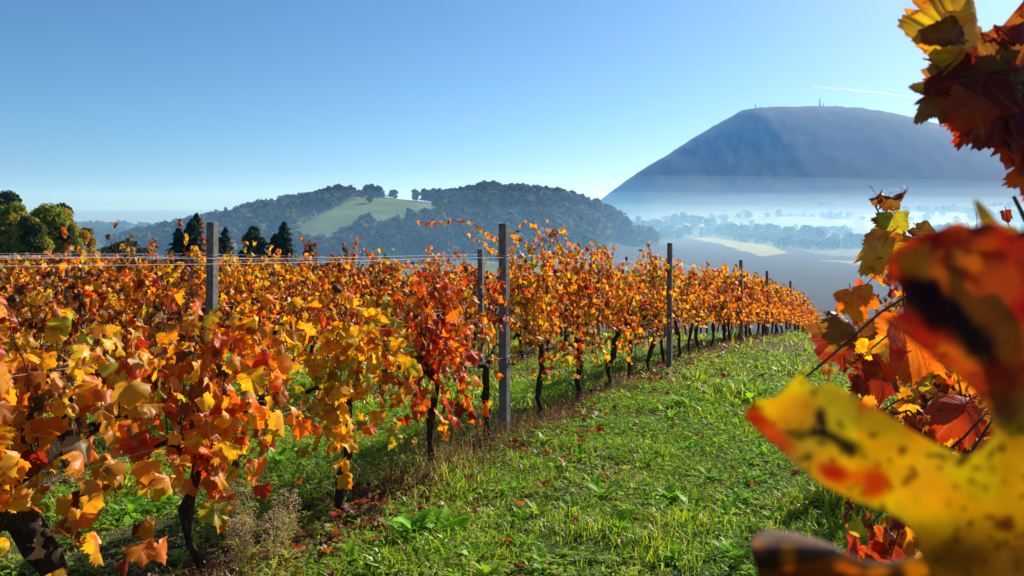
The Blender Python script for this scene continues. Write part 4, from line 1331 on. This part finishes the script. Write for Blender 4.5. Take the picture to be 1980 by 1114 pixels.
C = np.array([(0.22, 0.38, 0.03), (0.32, 0.44, 0.04), (0.26, 0.34, 0.12), (0.38, 0.36, 0.06)])[k] * r_.uniform(.7, 1.3, (n, 1))
V, F, C, _ = stamp(HBV, HBF, M, L, C)
tag(add_obj('ground_herbs', make_mesh('ground_herbs', V, F, M_herb, C)), 'small broad-leaved herbs growing through the grass', 'weeds', kind='stuff')

# dry stalks, seed heads and leaf litter under the vines
st_v = np.array([(-.012, 0, 0), (.012, 0, 0), (-.008, .06, .5), (.008, .06, .5), (0, .2, 1.0)]); st_f = [np.array([(0, 1, 3, 2)]), np.array([(2, 3, 4)])]
parts = []
for rr, n, y0, y1 in ((1, 8200, 3.2, 12), (1, 3600, 12, 36), (0, 2500, 3, 14), (2, 3500, 6, 18)):
    y = r_.uniform(y0, y1, n); x = ROWS[rr] + .46 * y + r_.normal(0.08, .22, n)
    keep = fbm(x / .4, y / .4, 97, 2) > .40
    x, y = x[keep], y[keep]; n = len(x)
    big = np.exp(-((y - 6.8) / 1.6) ** 2) if rr == 1 else np.zeros(n)
    h = r_.uniform(.05, .22, n) * (1 + .7 * big)
    M = rotm(r_.uniform(0, 6.28, n), r_.normal(0, .5, n), r_.normal(0, .5, n)) * h[:, None, None]
    C = np.array([(0.24, 0.16, 0.08), (0.15, 0.09, 0.05), (0.32, 0.26, 0.14), (0.09, 0.05, 0.03)])[r_.integers(0, 4, n)] * r_.uniform(.7, 1.2, (n, 1))
    L = np.stack([x, y, gz(x, y) - .005], -1)
    parts.append(stamp(st_v, st_f, M, L, C))
    # tiny seed heads
    m = n * 2
    i = r_.integers(0, n, m)
    tip = L[i] + np.einsum('nij,j->ni', M[i], np.array([0, .15, .85])) + r_.normal(0, .02, (m, 3))
    nr = r_.normal(size=(m, 3)); nr /= np.linalg.norm(nr, axis=1)[:, None]
    Vq, Fq = leaf_quads(tip, nr, .008, r_)
    parts.append((Vq, Fq, np.repeat(C[i] * .9, 4, axis=0), None))
V, F, C, _ = merge(parts)
tag(add_obj('dry_weeds', make_mesh('dry_weeds', V, F, M_dry, C)), 'brown dry weed stalks under the vine rows', 'dry weeds', kind='stuff')

parts = []
n = 8500
rr = r_.choice([0, 1, 2, 3], n, p=[.15, .65, .15, .05])
y = np.where(rr == 1, r_.uniform(3.5, 36, n), r_.uniform(3, 22, n)); x = np.array([ROWS[q] for q in rr]) + .46 * y + r_.normal(.22, .34, n)
M = rotm(r_.uniform(0, 6.28, n), r_.normal(0, .35, n), r_.normal(0, .35, n)) * (0.040 * r_.uniform(.5, 1.4, n))[:, None, None]
L = np.stack([x, y, gz(x, y) + r_.uniform(.015, .05, n)], -1)
C = np.array([Br, Kb, Br * .8, Dk * .7, Br * .6, Or * .35, Tn * .5])[r_.integers(0, 7, n)] * r_.uniform(.7, 1.2, (n, 1))
flat_low = [leaf_template(400 + k, 6, (1.0,), .1, .2, .1, .15, 0, 0, 0.0, 3, 0) for k in range(3)]
v = r_.integers(0, 3, n)
V, F, C, U = merge([stamp(flat_low[q][0], flat_low[q][1], M[v == q], L[v == q], C[v == q], flat_low[q][2]) for q in range(3)])
tag(add_obj('leaf_litter', make_mesh('leaf_litter', V, F, M_leaf_far, C, U)), 'brown leaf litter under the vine rows', 'leaf litter', kind='stuff')

# single fallen leaves that stand out on the green
flat = [leaf_template(420 + k, 18, (0.5, 1.0), .12, .25, .15, .22, (0, .9, -1.2)[k % 3], .4, 0.05, 3, .05) for k in range(6)]
flat_me = [make_mesh('fallen_leaf', P, F, M_leaf, None, uv, smooth=True) for P, F, uv in flat]


def ground_at(px, py):
    """where the line of sight through a pixel meets the ground"""
    y = 3.0
    for _ in range(400):
        x = (px - HX) / FPX * y
        if CZ - (py - HY) / FPX * y <= float(gz(x, y)): break
        y *= 1.006
    return x, y
spots = [(915, 945), (1056, 957), (1170, 930), (1518, 985), (755, 965), (640, 1062), (735, 1056), (1000, 868), (1022, 882), (1058, 878), (1080, 852), (1310, 826), (1395, 735), (1150, 845), (240, 968), (230, 905),
         (1680, 1040), (1660, 1005), (1720, 985), (660, 1010), (690, 1035), (625, 1085), (1230, 742), (1260, 735), (1330, 700), (1045, 815), (1095, 812), (1200, 790)]
gcol = [Rd * .55, Dk * 1.1, Br, Or * .5, Br * .7, Br * 1.2]
for k in range(170):
    if k < len(spots): x, y = ground_at(*spots[k]); lab, grp = 'dry red-brown vine leaf lying on open green grass', 'fallen leaves on the grass'
    else:
        y = r_.uniform(4.2, 13); x = ROWS[1] + .46 * y + (abs(r_.normal(0.25, .55)) if k < 120 else r_.uniform(-.6, 3.6)); lab, grp = ('withered vine leaf fallen beside the trunks of the long row', 'fallen leaves along the long row') if k < 120 else ('dry red-brown vine leaf lying on open green grass', 'fallen leaves on the grass')
    o = add_obj('fallen_leaf', flat_me[k % 6], None, (x, y, float(gz(x, y)) + .05))
    s = r_.uniform(.045, .075)
    o.scale = (s, s, s); o.rotation_euler = (r_.normal(0, .3), r_.normal(0, .3), r_.uniform(0, 6.28))
    c = gcol[k % 6] * r_.uniform(.8, 1.2); o.color = (*[float(q) for q in c], 1)
    tag(o, lab, 'leaf', grp)

# leafy weed tufts
def weed_leaf(seed):
    q = np.random.default_rng(seed)
    t = np.linspace(0, 1, 7)
    w = np.array([.03, .05, .09, .14, .15, .10, 0.0]) * (1 + .25 * np.where(np.arange(7) % 2, 1, -1))
    bend = q.uniform(.6, 1.3)
    yy = np.sin(t * bend) / bend; zz = (1 - np.cos(t * bend)) / bend
    yy, zz = yy * math.cos(.95) + zz * math.sin(.95), yy * math.sin(.95) - zz * math.cos(.95)
    V = np.concatenate([np.stack([-w, yy, zz + w * .3], -1), np.stack([w, yy, zz + w * .3], -1), np.stack([0 * w, yy, zz], -1)])
    i = np.arange(6)
    F = np.concatenate([np.stack([i, 14 + i, 15 + i, 1 + i], -1), np.stack([14 + i, 7 + i, 8 + i, 15 + i], -1)])
    return make_mesh('leaf', V, F, M_weed, smooth=True)
wl_me = [weed_leaf(k) for k in range(4)]


def weed(x, y, n, s, lab, grp, col=(0.19, 0.44, 0.025)):
    root = empty('leafy_weed', (x, y, float(gz(x, y))), r_.uniform(0, 6.28))
    for k in range(n):
        o = add_obj('leaf', wl_me[int(r_.integers(0, 4))], root, (r_.normal(0, .02), r_.normal(0, .02), 0))
        sc = s * r_.uniform(.55, 1.1); o.scale = (sc * r_.uniform(.8, 1.3), sc, sc)
        o.rotation_euler = (r_.uniform(-.55, .35), r_.normal(0, .2), k * 2.4 + r_.normal(0, .3))
        c = np.array(col) * r_.uniform(.7, 1.3); o.color = (*[float(q) for q in c], 1)
    tag(root, lab, 'weed', grp)
wpos = [(800, 1040, .24, 22), (850, 1035, .24, 24), (720, 1095, .16, 14), (690, 1090, .14, 12), (960, 960, .15, 12), (1000, 945, .15, 12), (1430, 758, .30, 22), (1445, 778, .24, 16), (1330, 790, .26, 18), (1300, 812, .2, 14),
        (1330, 770, .2, 14), (1220, 775, .2, 14), (1170, 965, .18, 14), (1290, 970, .18, 14), (1340, 990, .17, 12), (1400, 1000, .16, 12), (1200, 1030, .18, 12), (1110, 1000, .16, 12), (1370, 930, .16, 12),
        (1450, 935, .15, 12), (1500, 1010, .16, 12), (1120, 890, .15, 12), (1250, 900, .15, 12), (1410, 1080, .16, 14), (1300, 1085, .16, 12), (1020, 1060, .16, 12), (930, 1080, .15, 12), (1480, 880, .16, 12),
        (130, 1000, .2, 14), (200, 960, .18, 14), (250, 1000, .2, 16), (300, 985, .2, 16), (150, 1050, .18, 12), (540, 900, .2, 14), (580, 890, .2, 14), (350, 1090, .16, 12)]
for k, (px, py, s, n) in enumerate(wpos):
    x, y = ground_at(px, py)
    if k < 2: lab, grp = ('lush tuft of long toothed leaves beside dry weeds, fuller half', 'lush tuft of long toothed leaves beside dry weeds, narrower half')[k], 'lush tufts'
    elif 6 <= k <= 7: lab, grp = 'large dark-green leafy tuft alone in the middle of the aisle', 'large aisle tufts'
    elif px > 900: lab, grp = 'low green leafy weed in the grass aisle', 'leafy weeds of the aisle'
    else: lab, grp = 'green leafy weed behind or beneath the near vines of the long row', 'leafy weeds under the long row'
    weed(x, y, n, s, lab, grp)

for k in range(64):
    y = 4.0 + 9.5 * r_.random() ** 1.3; x = ROWS[1] + .46 * y + r_.uniform(.5, 3.7)
    weed(x, y, int(r_.integers(8, 14)), r_.uniform(.09, .19), 'low green leafy weed in the grass aisle', 'leafy weeds of the aisle', ((0.19, 0.44, 0.025), (0.28, 0.46, 0.03), (0.14, 0.36, 0.03))[k % 3])

# dry feathery plants at the foot of the near vines
def plume(px, top_py, y, seed, lab):
    q = np.random.default_rng(seed)
    x = (px - HX) / FPX * y
    g = float(gz(x, y)); h = CZ - (top_py - HY) / FPX * y - g
    root = empty('dry_plume_weed', (x, y, g))
    t = np.linspace(0, 1, 8)
    S = np.stack([.05 * t ** 2 * q.choice([-1, 1]) + .02 * np.sin(t * 5), .03 * t, t * h], -1)
    V, F, _, _ = tube(S, np.linspace(.004, .0015, 8), 5); V0 = V
    add_obj('stem', make_mesh('stem', V, F, M_cane), root)
    n = 900
    tt = q.uniform(.55, 1.0, n); a = q.uniform(0, 6.28, n)
    rad = .085 * np.sin((tt - .5) / .55 * 3.0) ** .7 * q.uniform(.1, 1, n) ** .5
    P = np.stack([np.interp(tt, t, S[:, 0]) + rad * np.cos(a), np.interp(tt, t, S[:, 1]) + rad * np.sin(a), tt * h + rad * .5], -1)
    nr = q.normal(size=(n, 3)); nr /= np.linalg.norm(nr, axis=1)[:, None]
    V, F = leaf_quads(P, nr, .0055, q)
    C = np.array([(.42, .33, .22), (.36, .26, .18), (.48, .40, .26)])[q.integers(0, 3, n)]
    add_obj('plume', make_mesh('plume', V, F, M_dry, np.repeat(C, 4, axis=0)), root)['kind'] = 'stuff'
    n = 70
    tt = q.uniform(.08, .75, n); a = q.uniform(0, 6.28, n)
    L = np.stack([np.interp(tt, t, S[:, 0]), np.interp(tt, t, S[:, 1]), tt * h], -1)
    M = rotm(a, q.normal(-.7, .3, n), q.normal(0, .3, n)) * q.uniform(.06, .13, n)[:, None, None]
    C = np.array([(.38, .36, .05), (.30, .33, .05), (.45, .38, .10)])[q.integers(0, 3, n)]
    V, F, C, _ = stamp(BLW[1][0], BLW[1][1], M, L, C)
    add_obj('stem_leaves', make_mesh('stem_leaves', V, F, M_grass, C), root)['kind'] = 'stuff'
    tag(root, lab, 'weed', 'dry feathery weeds')
plume(480, 940, 4.35, 1, 'tan feathery dry weed beside the forked dark vine trunk')
plume(545, 958, 4.45, 2, 'tan feathery dry weed next to the brown dry stalks')
plume(455, 1010, 4.2, 3, 'short tan feathery dry weed at the foot of the forked vine')
plume(520, 1000, 4.25, 4, 'short tan feathery dry weed between its two taller neighbours')

# tiny white wild flowers
M_white = surf_mat('white_petal', (0.85, 0.85, 0.88), 0.05, 30, 0.6)
ang = np.linspace(0, 2 * math.pi, 11)[:-1]
pv = np.stack([np.cos(ang) * np.where(np.arange(10) % 2, .35, 1), np.sin(ang) * np.where(np.arange(10) % 2, .35, 1), np.where(np.arange(10) % 2, 0, .25)], -1)
pv = np.concatenate([pv, [[0, 0, 0]]]); pf = np.array([(10, k, (k + 1) % 10) for k in range(10)])
pet_me = make_mesh('blossom', pv, pf, M_white)
for k, (px, py, lab) in enumerate([(348, 1092, 'small white wildflower in the shade beside the forked vine'), (1050, 905, 'small white wildflower on the clover near the first concrete post')]):
    x, y = ground_at(px, py)
    root = empty('wildflower', (x, y, float(gz(x, y))))
    V, F, _, _ = tube([(0, 0, 0), (.01, 0, .07), (0, .01, .13)], [.0015] * 3, 4)
    add_obj('stem', make_mesh('stem', V, F, M_cane), root)
    for q in range(5):
        o = add_obj('blossom', pet_me, root, (r_.normal(0, .012), r_.normal(0, .012), .12 + r_.uniform(-.02, .02)))
        o.scale = (.009, .009, .009); o.rotation_euler = (1.0 + r_.normal(0, .4), 0, r_.normal(0, .5))
    tag(root, lab, 'flower')
# ------------------------------------------------------------------ leaves close to the lens
hero_set = [leaf_template(600 + k, 44, (.2, .4, .6, .8, 1.0), f, c, d, w, cu, .55, 0.0, 6, .045)
            for k, (f, c, d, w, cu) in enumerate([(.18, -.12, .5, .12, 0), (.32, .1, .35, .16, 0), (.1, -.25, .7, .2, 0), (.2, .1, 1.0, .28, 2.0), (.25, -.3, .9, .32, -1.6), (.4, .1, .2, .12, .7)])]
hero_me = [make_mesh('leaf', P, F, M_leaf, None, uv, smooth=True) for P, F, uv in hero_set]
hero_pet = [0.55] * 6


def hero_leaf(root, px, py, y, r_px, ang, roll, pitch, col, v):
    """leaf whose petiole joint is seen at (px,py), y metres off; ang: tip direction in the picture, 0 right, 90 down"""
    s = r_px / FPX * y
    a = R(ang)
    t = np.array([math.cos(a), 0, -math.sin(a)]); nrm = np.array([0, -1.0, 0]); sd_ = np.cross(t, nrm)
    B = np.stack([sd_, t, nrm], 1)
    m = B @ rotm([0], [pitch], [roll])[0] * s
    J = at(px, py, y)
    P = J - m @ np.array([0, hero_pet[v], 0])
    M4 = Matrix.Identity(4)
    for i in range(3):
        for j in range(3): M4[i][j] = m[i, j]
        M4[i][3] = P[i]
    o = bpy.data.objects.new('leaf', hero_me[v]); COL.objects.link(o)
    o.parent = root
    o.matrix_basis = root.matrix_basis.inverted() @ M4
    o.color = (*[float(q) for q in col], 1)
    return o


def cane_px(root, pts, r0=.0045, r1=.002):
    P = np.array([at(*p) for p in pts]); t = np.linspace(0, 1, len(P)); tt = np.linspace(0, 1, 24)
    P = np.stack([np.interp(tt, t, P[:, k]) for k in range(3)], -1)
    P[1:-1] = (P[:-2] + 2 * P[1:-1] + P[2:]) / 4
    inv = np.array(root.matrix_basis.inverted())
    P = P @ inv[:3, :3].T + inv[:3, 3]
    V, F, _, _ = tube(P, np.linspace(r0, r1, 24), 7)
    return add_obj('cane', make_mesh('cane', V, F, M_cane, smooth=True), root)


# the vine right beside the lens
vx, vy = row_point(ROWS[0], 0.75)
nv = bpy.data.objects.new('grapevine', None); COL.objects.link(nv)
nv.matrix_basis = Matrix.Translation((vx, vy, float(gz(vx, vy)))) @ Matrix.Rotation(-ROW, 4, 'Z')
T, Tr, arms, _, _ = vine_shape(np.random.default_rng(9), n_canes=1)
build_wood(nv, T, Tr, arms, [])
tag(nv, 'grapevine right beside the lens with big blurred yellow and red leaf', 'grapevine', R0)
cane_px(nv, [(2230, 900, 1.0), (2120, 560, .98), (1990, 330, .95), (1905, 225, .92), (1850, 180, .92), (1815, 152, .92), (1812, 100, .92)])
cane_px(nv, [(2200, 760, .9), (2080, 520, .9), (1990, 440, .9), (1960, 380, .9)])
hl = [(1832, 112, .93, 172, -50, .25, -.3, Yw * .95, 0), (1905, 150, .97, 185, 98, -.3, .25, Rd * .55, 1), (1965, 170, 1.0, 170, 75, .35, .2, Rd * .7, 2), (1880, 165, .90, 130, 168, .5, -.2, Dk * .9, 1),
      (1890, 128, .98, 120, -8, -.5, .5, Or * 1.05, 0), (1858, 215, .88, 75, 128, .3, .1, Rd * .9, 2), (1822, 88, .91, 82, 188, .3, .3, Kb * 1.2, 3), (1806, 158, .92, 58, -112, .4, .1, Br * 1.1, 4),
      (1775, 192, .93, 42, 202, .2, .3, Kb * .8, 3), (1960, 260, .95, 120, 105, -.5, .3, Rd * .6, 5), (1800, 205, .90, 70, 150, .6, .2, Br, 4), (1990, 340, .93, 85, 100, .2, .2, Rd * .9, 0),
      (1940, 110, 1.02, 130, 40, .4, .3, Br * 1.2, 2), (1915, 210, .93, 150, 140, .2, .4, Dk * .8, 5), (1945, 120, .96, 150, 60, -.3, .2, Rd * .45, 0), (1990, 220, .94, 150, 120, .3, .2, Rd * .6, 0), (1925, 175, .9, 120, 178, -.3, .1, Br * .8, 2), (1870, 240, .97, 90, 60, .2, .2, Dk, 1), (1955, 30, .98, 45, -60, .5, 0, Dk, 3), (1985, 120, .99, 110, 20, .2, .6, Gd, 1)]
for a in hl:
    a = list(a)
    a[0] = a[0] + 20; a[1] = a[1] - 14; a[3] = a[3] * (0.92 if a[3] > 160 else 0.86)
    hero_leaf(nv, *a)
# shoot tip and large leaves of the second vine
v2 = [o for o in bpy.data.objects if o.name.startswith('grapevine') and o.get('label', '').startswith('rusty red grapevine second')][0]
v2.matrix_basis = Matrix.Translation(v2.location) @ Matrix.Rotation(-ROW, 4, 'Z')
cane_px(v2, [(1694, 405, 2.4), (1697, 392, 2.4), (1698, 383, 2.4)], .0016, .0012)
cane_px(v2, [(1696, 407, 2.4), (1708, 396, 2.4), (1718, 381, 2.4)], .0016, .0012)
for a in [(1690, 382, 2.4, 28, -25, 1.0, .4, Br * .9, 3), (1719, 379, 2.4, 50, 2, 1.1, .3, Br * .7, 3), (1712, 476, 2.2, 105, 128, 1.15, .2, Gd * .9, 1), (1740, 440, 2.35, 60, 210, .4, .3, Br, 4), (1728, 425, 2.3, 52, 95, .8, .2, Ol, 5),
          (1768, 655, 2.0, 120, 108, .5, .2, Or * .9, 1), (1765, 640, 2.05, 80, 70, -.4, .2, Yw * .9, 0), (1640, 640, 2.1, 85, 190, .3, .5, Br, 4), (1650, 575, 2.1, 60, 80, .4, .3, Or, 0), (1735, 690, 1.95, 60, 130, 1.0, .2, Rd, 3),
          (1620, 660, 2.2, 70, 150, .6, .4, Dk * 1.2, 2), (1690, 650, 2.15, 75, 110, -.4, .3, Br, 1), (1860, 790, 1.75, 105, 150, .7, .4, Rd * .6, 4), (1780, 450, 2.6, 50, 60, .2, .3, Kb, 3), (1700, 720, 2.1, 80, 150, .2, .5, Dk, 2)]:
    a = list(a)
    a[3] = a[3] * .82
    hero_leaf(v2, *a)


# the large out-of-focus leaf, traced lobe by lobe, bent in depth
from mathutils.geometry import delaunay_2d_cdt


def catmull(P, m=6):
    P = np.asarray(P, float); n = len(P); out = []
    for i in range(n):
        p0, p1, p2, p3 = P[i - 1], P[i], P[(i + 1) % n], P[(i + 2) % n]
        for t in np.arange(m) / m:
            out.append(0.5 * ((2 * p1) + (-p0 + p2) * t + (2 * p0 - 5 * p1 + 4 * p2 - p3) * t * t + (-p0 + 3 * p1 - 3 * p2 + p3) * t ** 3))
    return np.array(out)


M_big = leafy_mat('close_leaf', 0.58, 0.012, 0.45, 'Col')


def traced_leaf(root, name, outline, depth, colour, thick=0.0004, edge=9.0):
    O = catmull(outline)
    gx, gy = np.meshgrid(np.arange(O[:, 0].min(), O[:, 0].max(), edge), np.arange(O[:, 1].min(), O[:, 1].max(), edge * .87))
    gx = gx + (np.arange(gx.shape[0]) % 2)[:, None] * edge / 2
    G = np.stack([gx.ravel(), gy.ravel()], -1)
    G = G[in_poly(G[:, 0], G[:, 1], [tuple(p) for p in O])]
    dm = np.sqrt(((G[:, None] - O[None]) ** 2).sum(-1)).min(1)
    G = G[dm > edge * .45]
    allp = [Vector((float(p[0]), float(p[1]))) for p in np.concatenate([O, G])]
    k = len(O)
    res = delaunay_2d_cdt(allp, [(i, (i + 1) % k) for i in range(k)], [list(range(k))], 1, 1e-4)
    P2 = np.array([(p.x, p.y) for p in res[0]]); F = np.array([list(f) for f in res[2]])
    d = depth(P2[:, 0], P2[:, 1])
    W = np.stack([(P2[:, 0] - HX) / FPX * d, d, CZ - (P2[:, 1] - HY) / FPX * d], -1)
    inv = np.array(root.matrix_basis.inverted())
    W = W @ inv[:3, :3].T + inv[:3, 3]
    me = make_mesh(name, W, F, M_big, 0.86 * colour(P2[:, 0], P2[:, 1]), smooth=True)
    o = add_obj(name, me, root)
    md = o.modifiers.new('thickness', 'SOLIDIFY'); md.thickness = thick
    return o


def blobs(x, y, base, lst):
    C = base.copy()
    wx = 26 * (fbm(x / 40, y / 40, 3, 3) - .5); wy = 26 * (fbm(x / 40, y / 40, 4, 3) - .5)
    for cx, cy_, rx, ry, ang_, c, k in lst:
        ca, sa = math.cos(R(ang_)), math.sin(R(ang_))
        u = ((x + wx - cx) * ca + (y + wy - cy_) * sa) / rx; v = (-(x + wx - cx) * sa + (y + wy - cy_) * ca) / ry
        f = (k * (1 - sstep(.45, 1.25, np.hypot(u, v))))[:, None]
        C = C * (1 - f) + np.asarray(c) * f
    return C


out_big = [(1440, 803), (1462, 775), (1500, 768), (1530, 738), (1548, 724), (1575, 748), (1605, 742), (1650, 765), (1705, 795), (1760, 830), (1815, 862), (1865, 880), (1900, 868), (1918, 832), (1908, 790), (1878, 752), (1830, 712),
           (1780, 672), (1745, 648), (1712, 622), (1748, 598), (1742, 560), (1716, 530), (1722, 492), (1765, 462), (1815, 446), (1850, 432), (1880, 440), (1920, 432), (1965, 452), (2010, 420), (2090, 440), (2150, 540), (2200, 700), (2240, 880),
           (2210, 1060), (2130, 1180), (2000, 1230), (1890, 1200), (1815, 1130), (1775, 1060), (1752, 1012), (1700, 985), (1640, 962), (1580, 930), (1540, 900), (1500, 862), (1470, 838)]


def big_colour(x, y):
    up = sstep(905, 740, y - 0.12 * (x - 1800)) if False else 1 - sstep(720, 880, y + 0.02 * (x - 1900))
    up = up * (x > 1660)
    lowr = sstep(960, 1080, y)
    yel = np.array([0.80, 0.74, 0.015]); red = np.array([0.72, 0.10, 0.012]); olv = np.array([0.34, 0.22, 0.02])
    n1 = fbm(x / 90, y / 90, 7, 4); n2 = fbm(x / 35, y / 35, 8, 3)
    C = yel[None] * (1 - up[:, None]) + red[None] * up[:, None]
    orng = np.array([0.85, 0.30, 0.015])
    k = (sstep(.42, .68, n1) * (0.25 + 0.6 * up))[:, None]
    C = C * (1 - k) + orng * k
    n3 = fbm(x / 48, y / 48, 23, 4)
    k = (sstep(.50, .62, n3) * up * .85)[:, None]
    C = C * (1 - k) + np.array([0.86, 0.42, 0.015]) * k
    k = (sstep(.56, .66, fbm(x / 55, y / 55, 27, 4)) * up * .8)[:, None]
    C = C * (1 - k) + np.array([0.30, 0.015, 0.012]) * k
    C = C * (1 - lowr[:, None]) + olv * lowr[:, None]
    C = C * (0.85 + .3 * n2)[:, None]
    dk = (0.06, 0.016, 0.008)
    # veins run out from the petiole
    jx, jy = 2010.0, 930.0
    vn = np.zeros(len(x))
    for ex, ey in ((1445, 802), (1560, 745), (1640, 955), (1725, 560), (1760, 470), (1900, 445), (1800, 1110)):
        dx, dy = ex - jx, ey - jy; L_ = math.hypot(dx, dy)
        u = ((x - jx) * dx + (y - jy) * dy) / L_; v = np.abs(-(x - jx) * dy + (y - jy) * dx) / L_ + 5 * (fbm(x / 60, y / 60, 12, 2) - .5)
        main = np.exp(-(v / (5.5 * np.clip(1.2 - u / L_, .2, 1))) ** 2) * (u > 0) * (u < L_)
        side = np.exp(-(((v * 0.9 + u) % 46 - 23) / 3.0) ** 2) * (v < 70) * (u > 60) * (u < L_ * .95) * .5
        vn = np.maximum(vn, np.maximum(main, side))
    C = C * (1 - .38 * vn[:, None]) + np.array([.62, .42, .05]) * .38 * vn[:, None]
    spk = sstep(.70, .78, fbm(x / 13, y / 13, 19, 2))[:, None]
    C = C * (1 - .75 * spk) + np.array([.10, .035, .01]) * .75 * spk
    return blobs(x, y, C, [
        (1462, 812, 34, 24, 20, (.55, .07, .01), .9), (1505, 850, 46, 26, 35, (.78, .22, .012), .9), (1540, 800, 60, 40, 10, (.85, .45, .015), .5),
        (1600, 845, 42, 15, 12, dk, .95), (1590, 815, 12, 30, 0, dk, .9), (1645, 862, 26, 17, 30, dk, .9), (1548, 838, 28, 8, 0, dk, .6),
        (1612, 915, 34, 26, 40, (.62, .07, .01), .95), (1690, 935, 30, 40, 10, (.66, .10, .01), .85), (1650, 925, 22, 18, 0, (.8, .3, .012), .8),
        (1745, 868, 10, 14, 0, dk, .8), (1862, 892, 14, 12, 0, dk, .8), (1700, 820, 70, 26, 25, (.55, .55, .025), .6), (1800, 960, 90, 40, 0, (.86, .58, .02), .6),
        (1830, 612, 110, 44, 35, dk, .97), (1785, 562, 46, 34, 10, (.05, .01, .008), .95), (1890, 668, 60, 28, 40, dk, .9), (1770, 505, 46, 36, 0, (.40, .26, .02), .85), (1850, 470, 50, 28, 0, (.42, .03, .012), .8),
        (1930, 560, 50, 60, 0, (.80, .28, .015), .8), (1905, 440, 30, 26, 0, (.22, .012, .02), .85), (1840, 545, 60, 16, 30, (.85, .36, .015), .8), (1900, 610, 90, 18, 38, (.85, .30, .012), .8),
        (1960, 660, 40, 60, 0, (.82, .34, .015), .7), (1760, 620, 40, 20, 20, (.55, .03, .012), .7), (1940, 740, 40, 40, 0, (.50, .03, .012), .7), (1945, 790, 30, 26, 0, (.3, .02, .01), .6),
        (1940, 1010, 26, 20, 0, (.20, .05, .01), .8), (1850, 1080, 60, 40, 0, (.20, .12, .02), .7), (1970, 600, 14, 30, 0, (.75, .06, .012), .7)])


def big_depth(x, y):
    u = (x - 1990) / 560.0; v = (y - 900) / 450.0
    return 0.262 + 0.030 * u * u + 0.020 * v * v - 0.012 * np.sin((x + y) / 130.0) * np.clip(-u, 0, 1) + 0.004 * np.sin(x / 47.0 + y / 61.0)


traced_leaf(nv, 'leaf', out_big, big_depth, big_colour)['label'] = 'large blurred leaf with a yellow lobe and a red lobe'
cane_px(nv, [(2240, 900, .262), (2420, 860, .28), (2700, 760, .36), (3000, 700, .55)], .0016, .0018)

# a yellow-green neighbour behind its upper lobe
o2 = [(1885, 385), (1905, 400), (1935, 432), (1965, 440), (1990, 470), (2040, 500), (2060, 560), (2010, 590), (1960, 560), (1925, 510), (1905, 450), (1890, 415)]
traced_leaf(nv, 'leaf', o2, lambda x, y: 0.30 + 0.03 * ((x - 1960) / 90.0) ** 2 * 0.3 + 0.0 * y,
            lambda x, y: np.stack([0.45 + 0 * x, 0.38 + 0 * x, 0.03 + 0 * x], -1) * (0.5 + 0.9 * fbm(x / 30, y / 30, 5, 3))[:, None])
# withered leaf rolled up under it
o3 = [(1452, 1052), (1468, 1030), (1510, 1028), (1560, 1038), (1610, 1056), (1655, 1078), (1700, 1088), (1760, 1080), (1820, 1062), (1900, 1050), (1990, 1045), (2060, 1080), (2040, 1180), (1960, 1260), (1800, 1290), (1640, 1270), (1540, 1220), (1480, 1140), (1458, 1090)]


def o3_col(x, y):
    n1 = fbm(x / 60, y / 60, 17, 4)
    C = np.array([0.16, 0.075, 0.03]) * (.6 + .9 * n1)[:, None]
    rim = np.exp(-((y - np.interp(x, [1452, 1510, 1610, 1700, 1820, 1990], [1052, 1030, 1058, 1090, 1064, 1046])) / 16.0) ** 2)[:, None]
    C = C * (1 - .7 * rim) + np.array([0.42, 0.33, 0.24]) * .7 * rim
    return blobs(x, y, C, [(1520, 1075, 16, 26, 10, (.8, .33, .015), .9), (1468, 1062, 14, 20, 0, (.6, .22, .02), .8), (1640, 1095, 34, 16, 20, (.8, .36, .015), .9), (1690, 1105, 24, 14, 0, (.8, .45, .02), .9),
                           (1770, 1100, 30, 22, 0, (.85, .5, .02), .85), (1850, 1095, 46, 26, 0, (.5, .26, .02), .8), (1950, 1085, 50, 30, 0, (.45, .25, .02), .7)])


traced_leaf(nv, 'leaf', o3, lambda x, y: 0.30 + 0.10 * np.clip((y - 1040) / 220.0, 0, 1) ** 1.5 - 0.03 * np.sin(np.clip((y - 1030) / 110.0, 0, 1) * math.pi) + 0.01 * np.sin(x / 70.0), o3_col)['label'] = 'withered brown leaf rolled up under the large one'
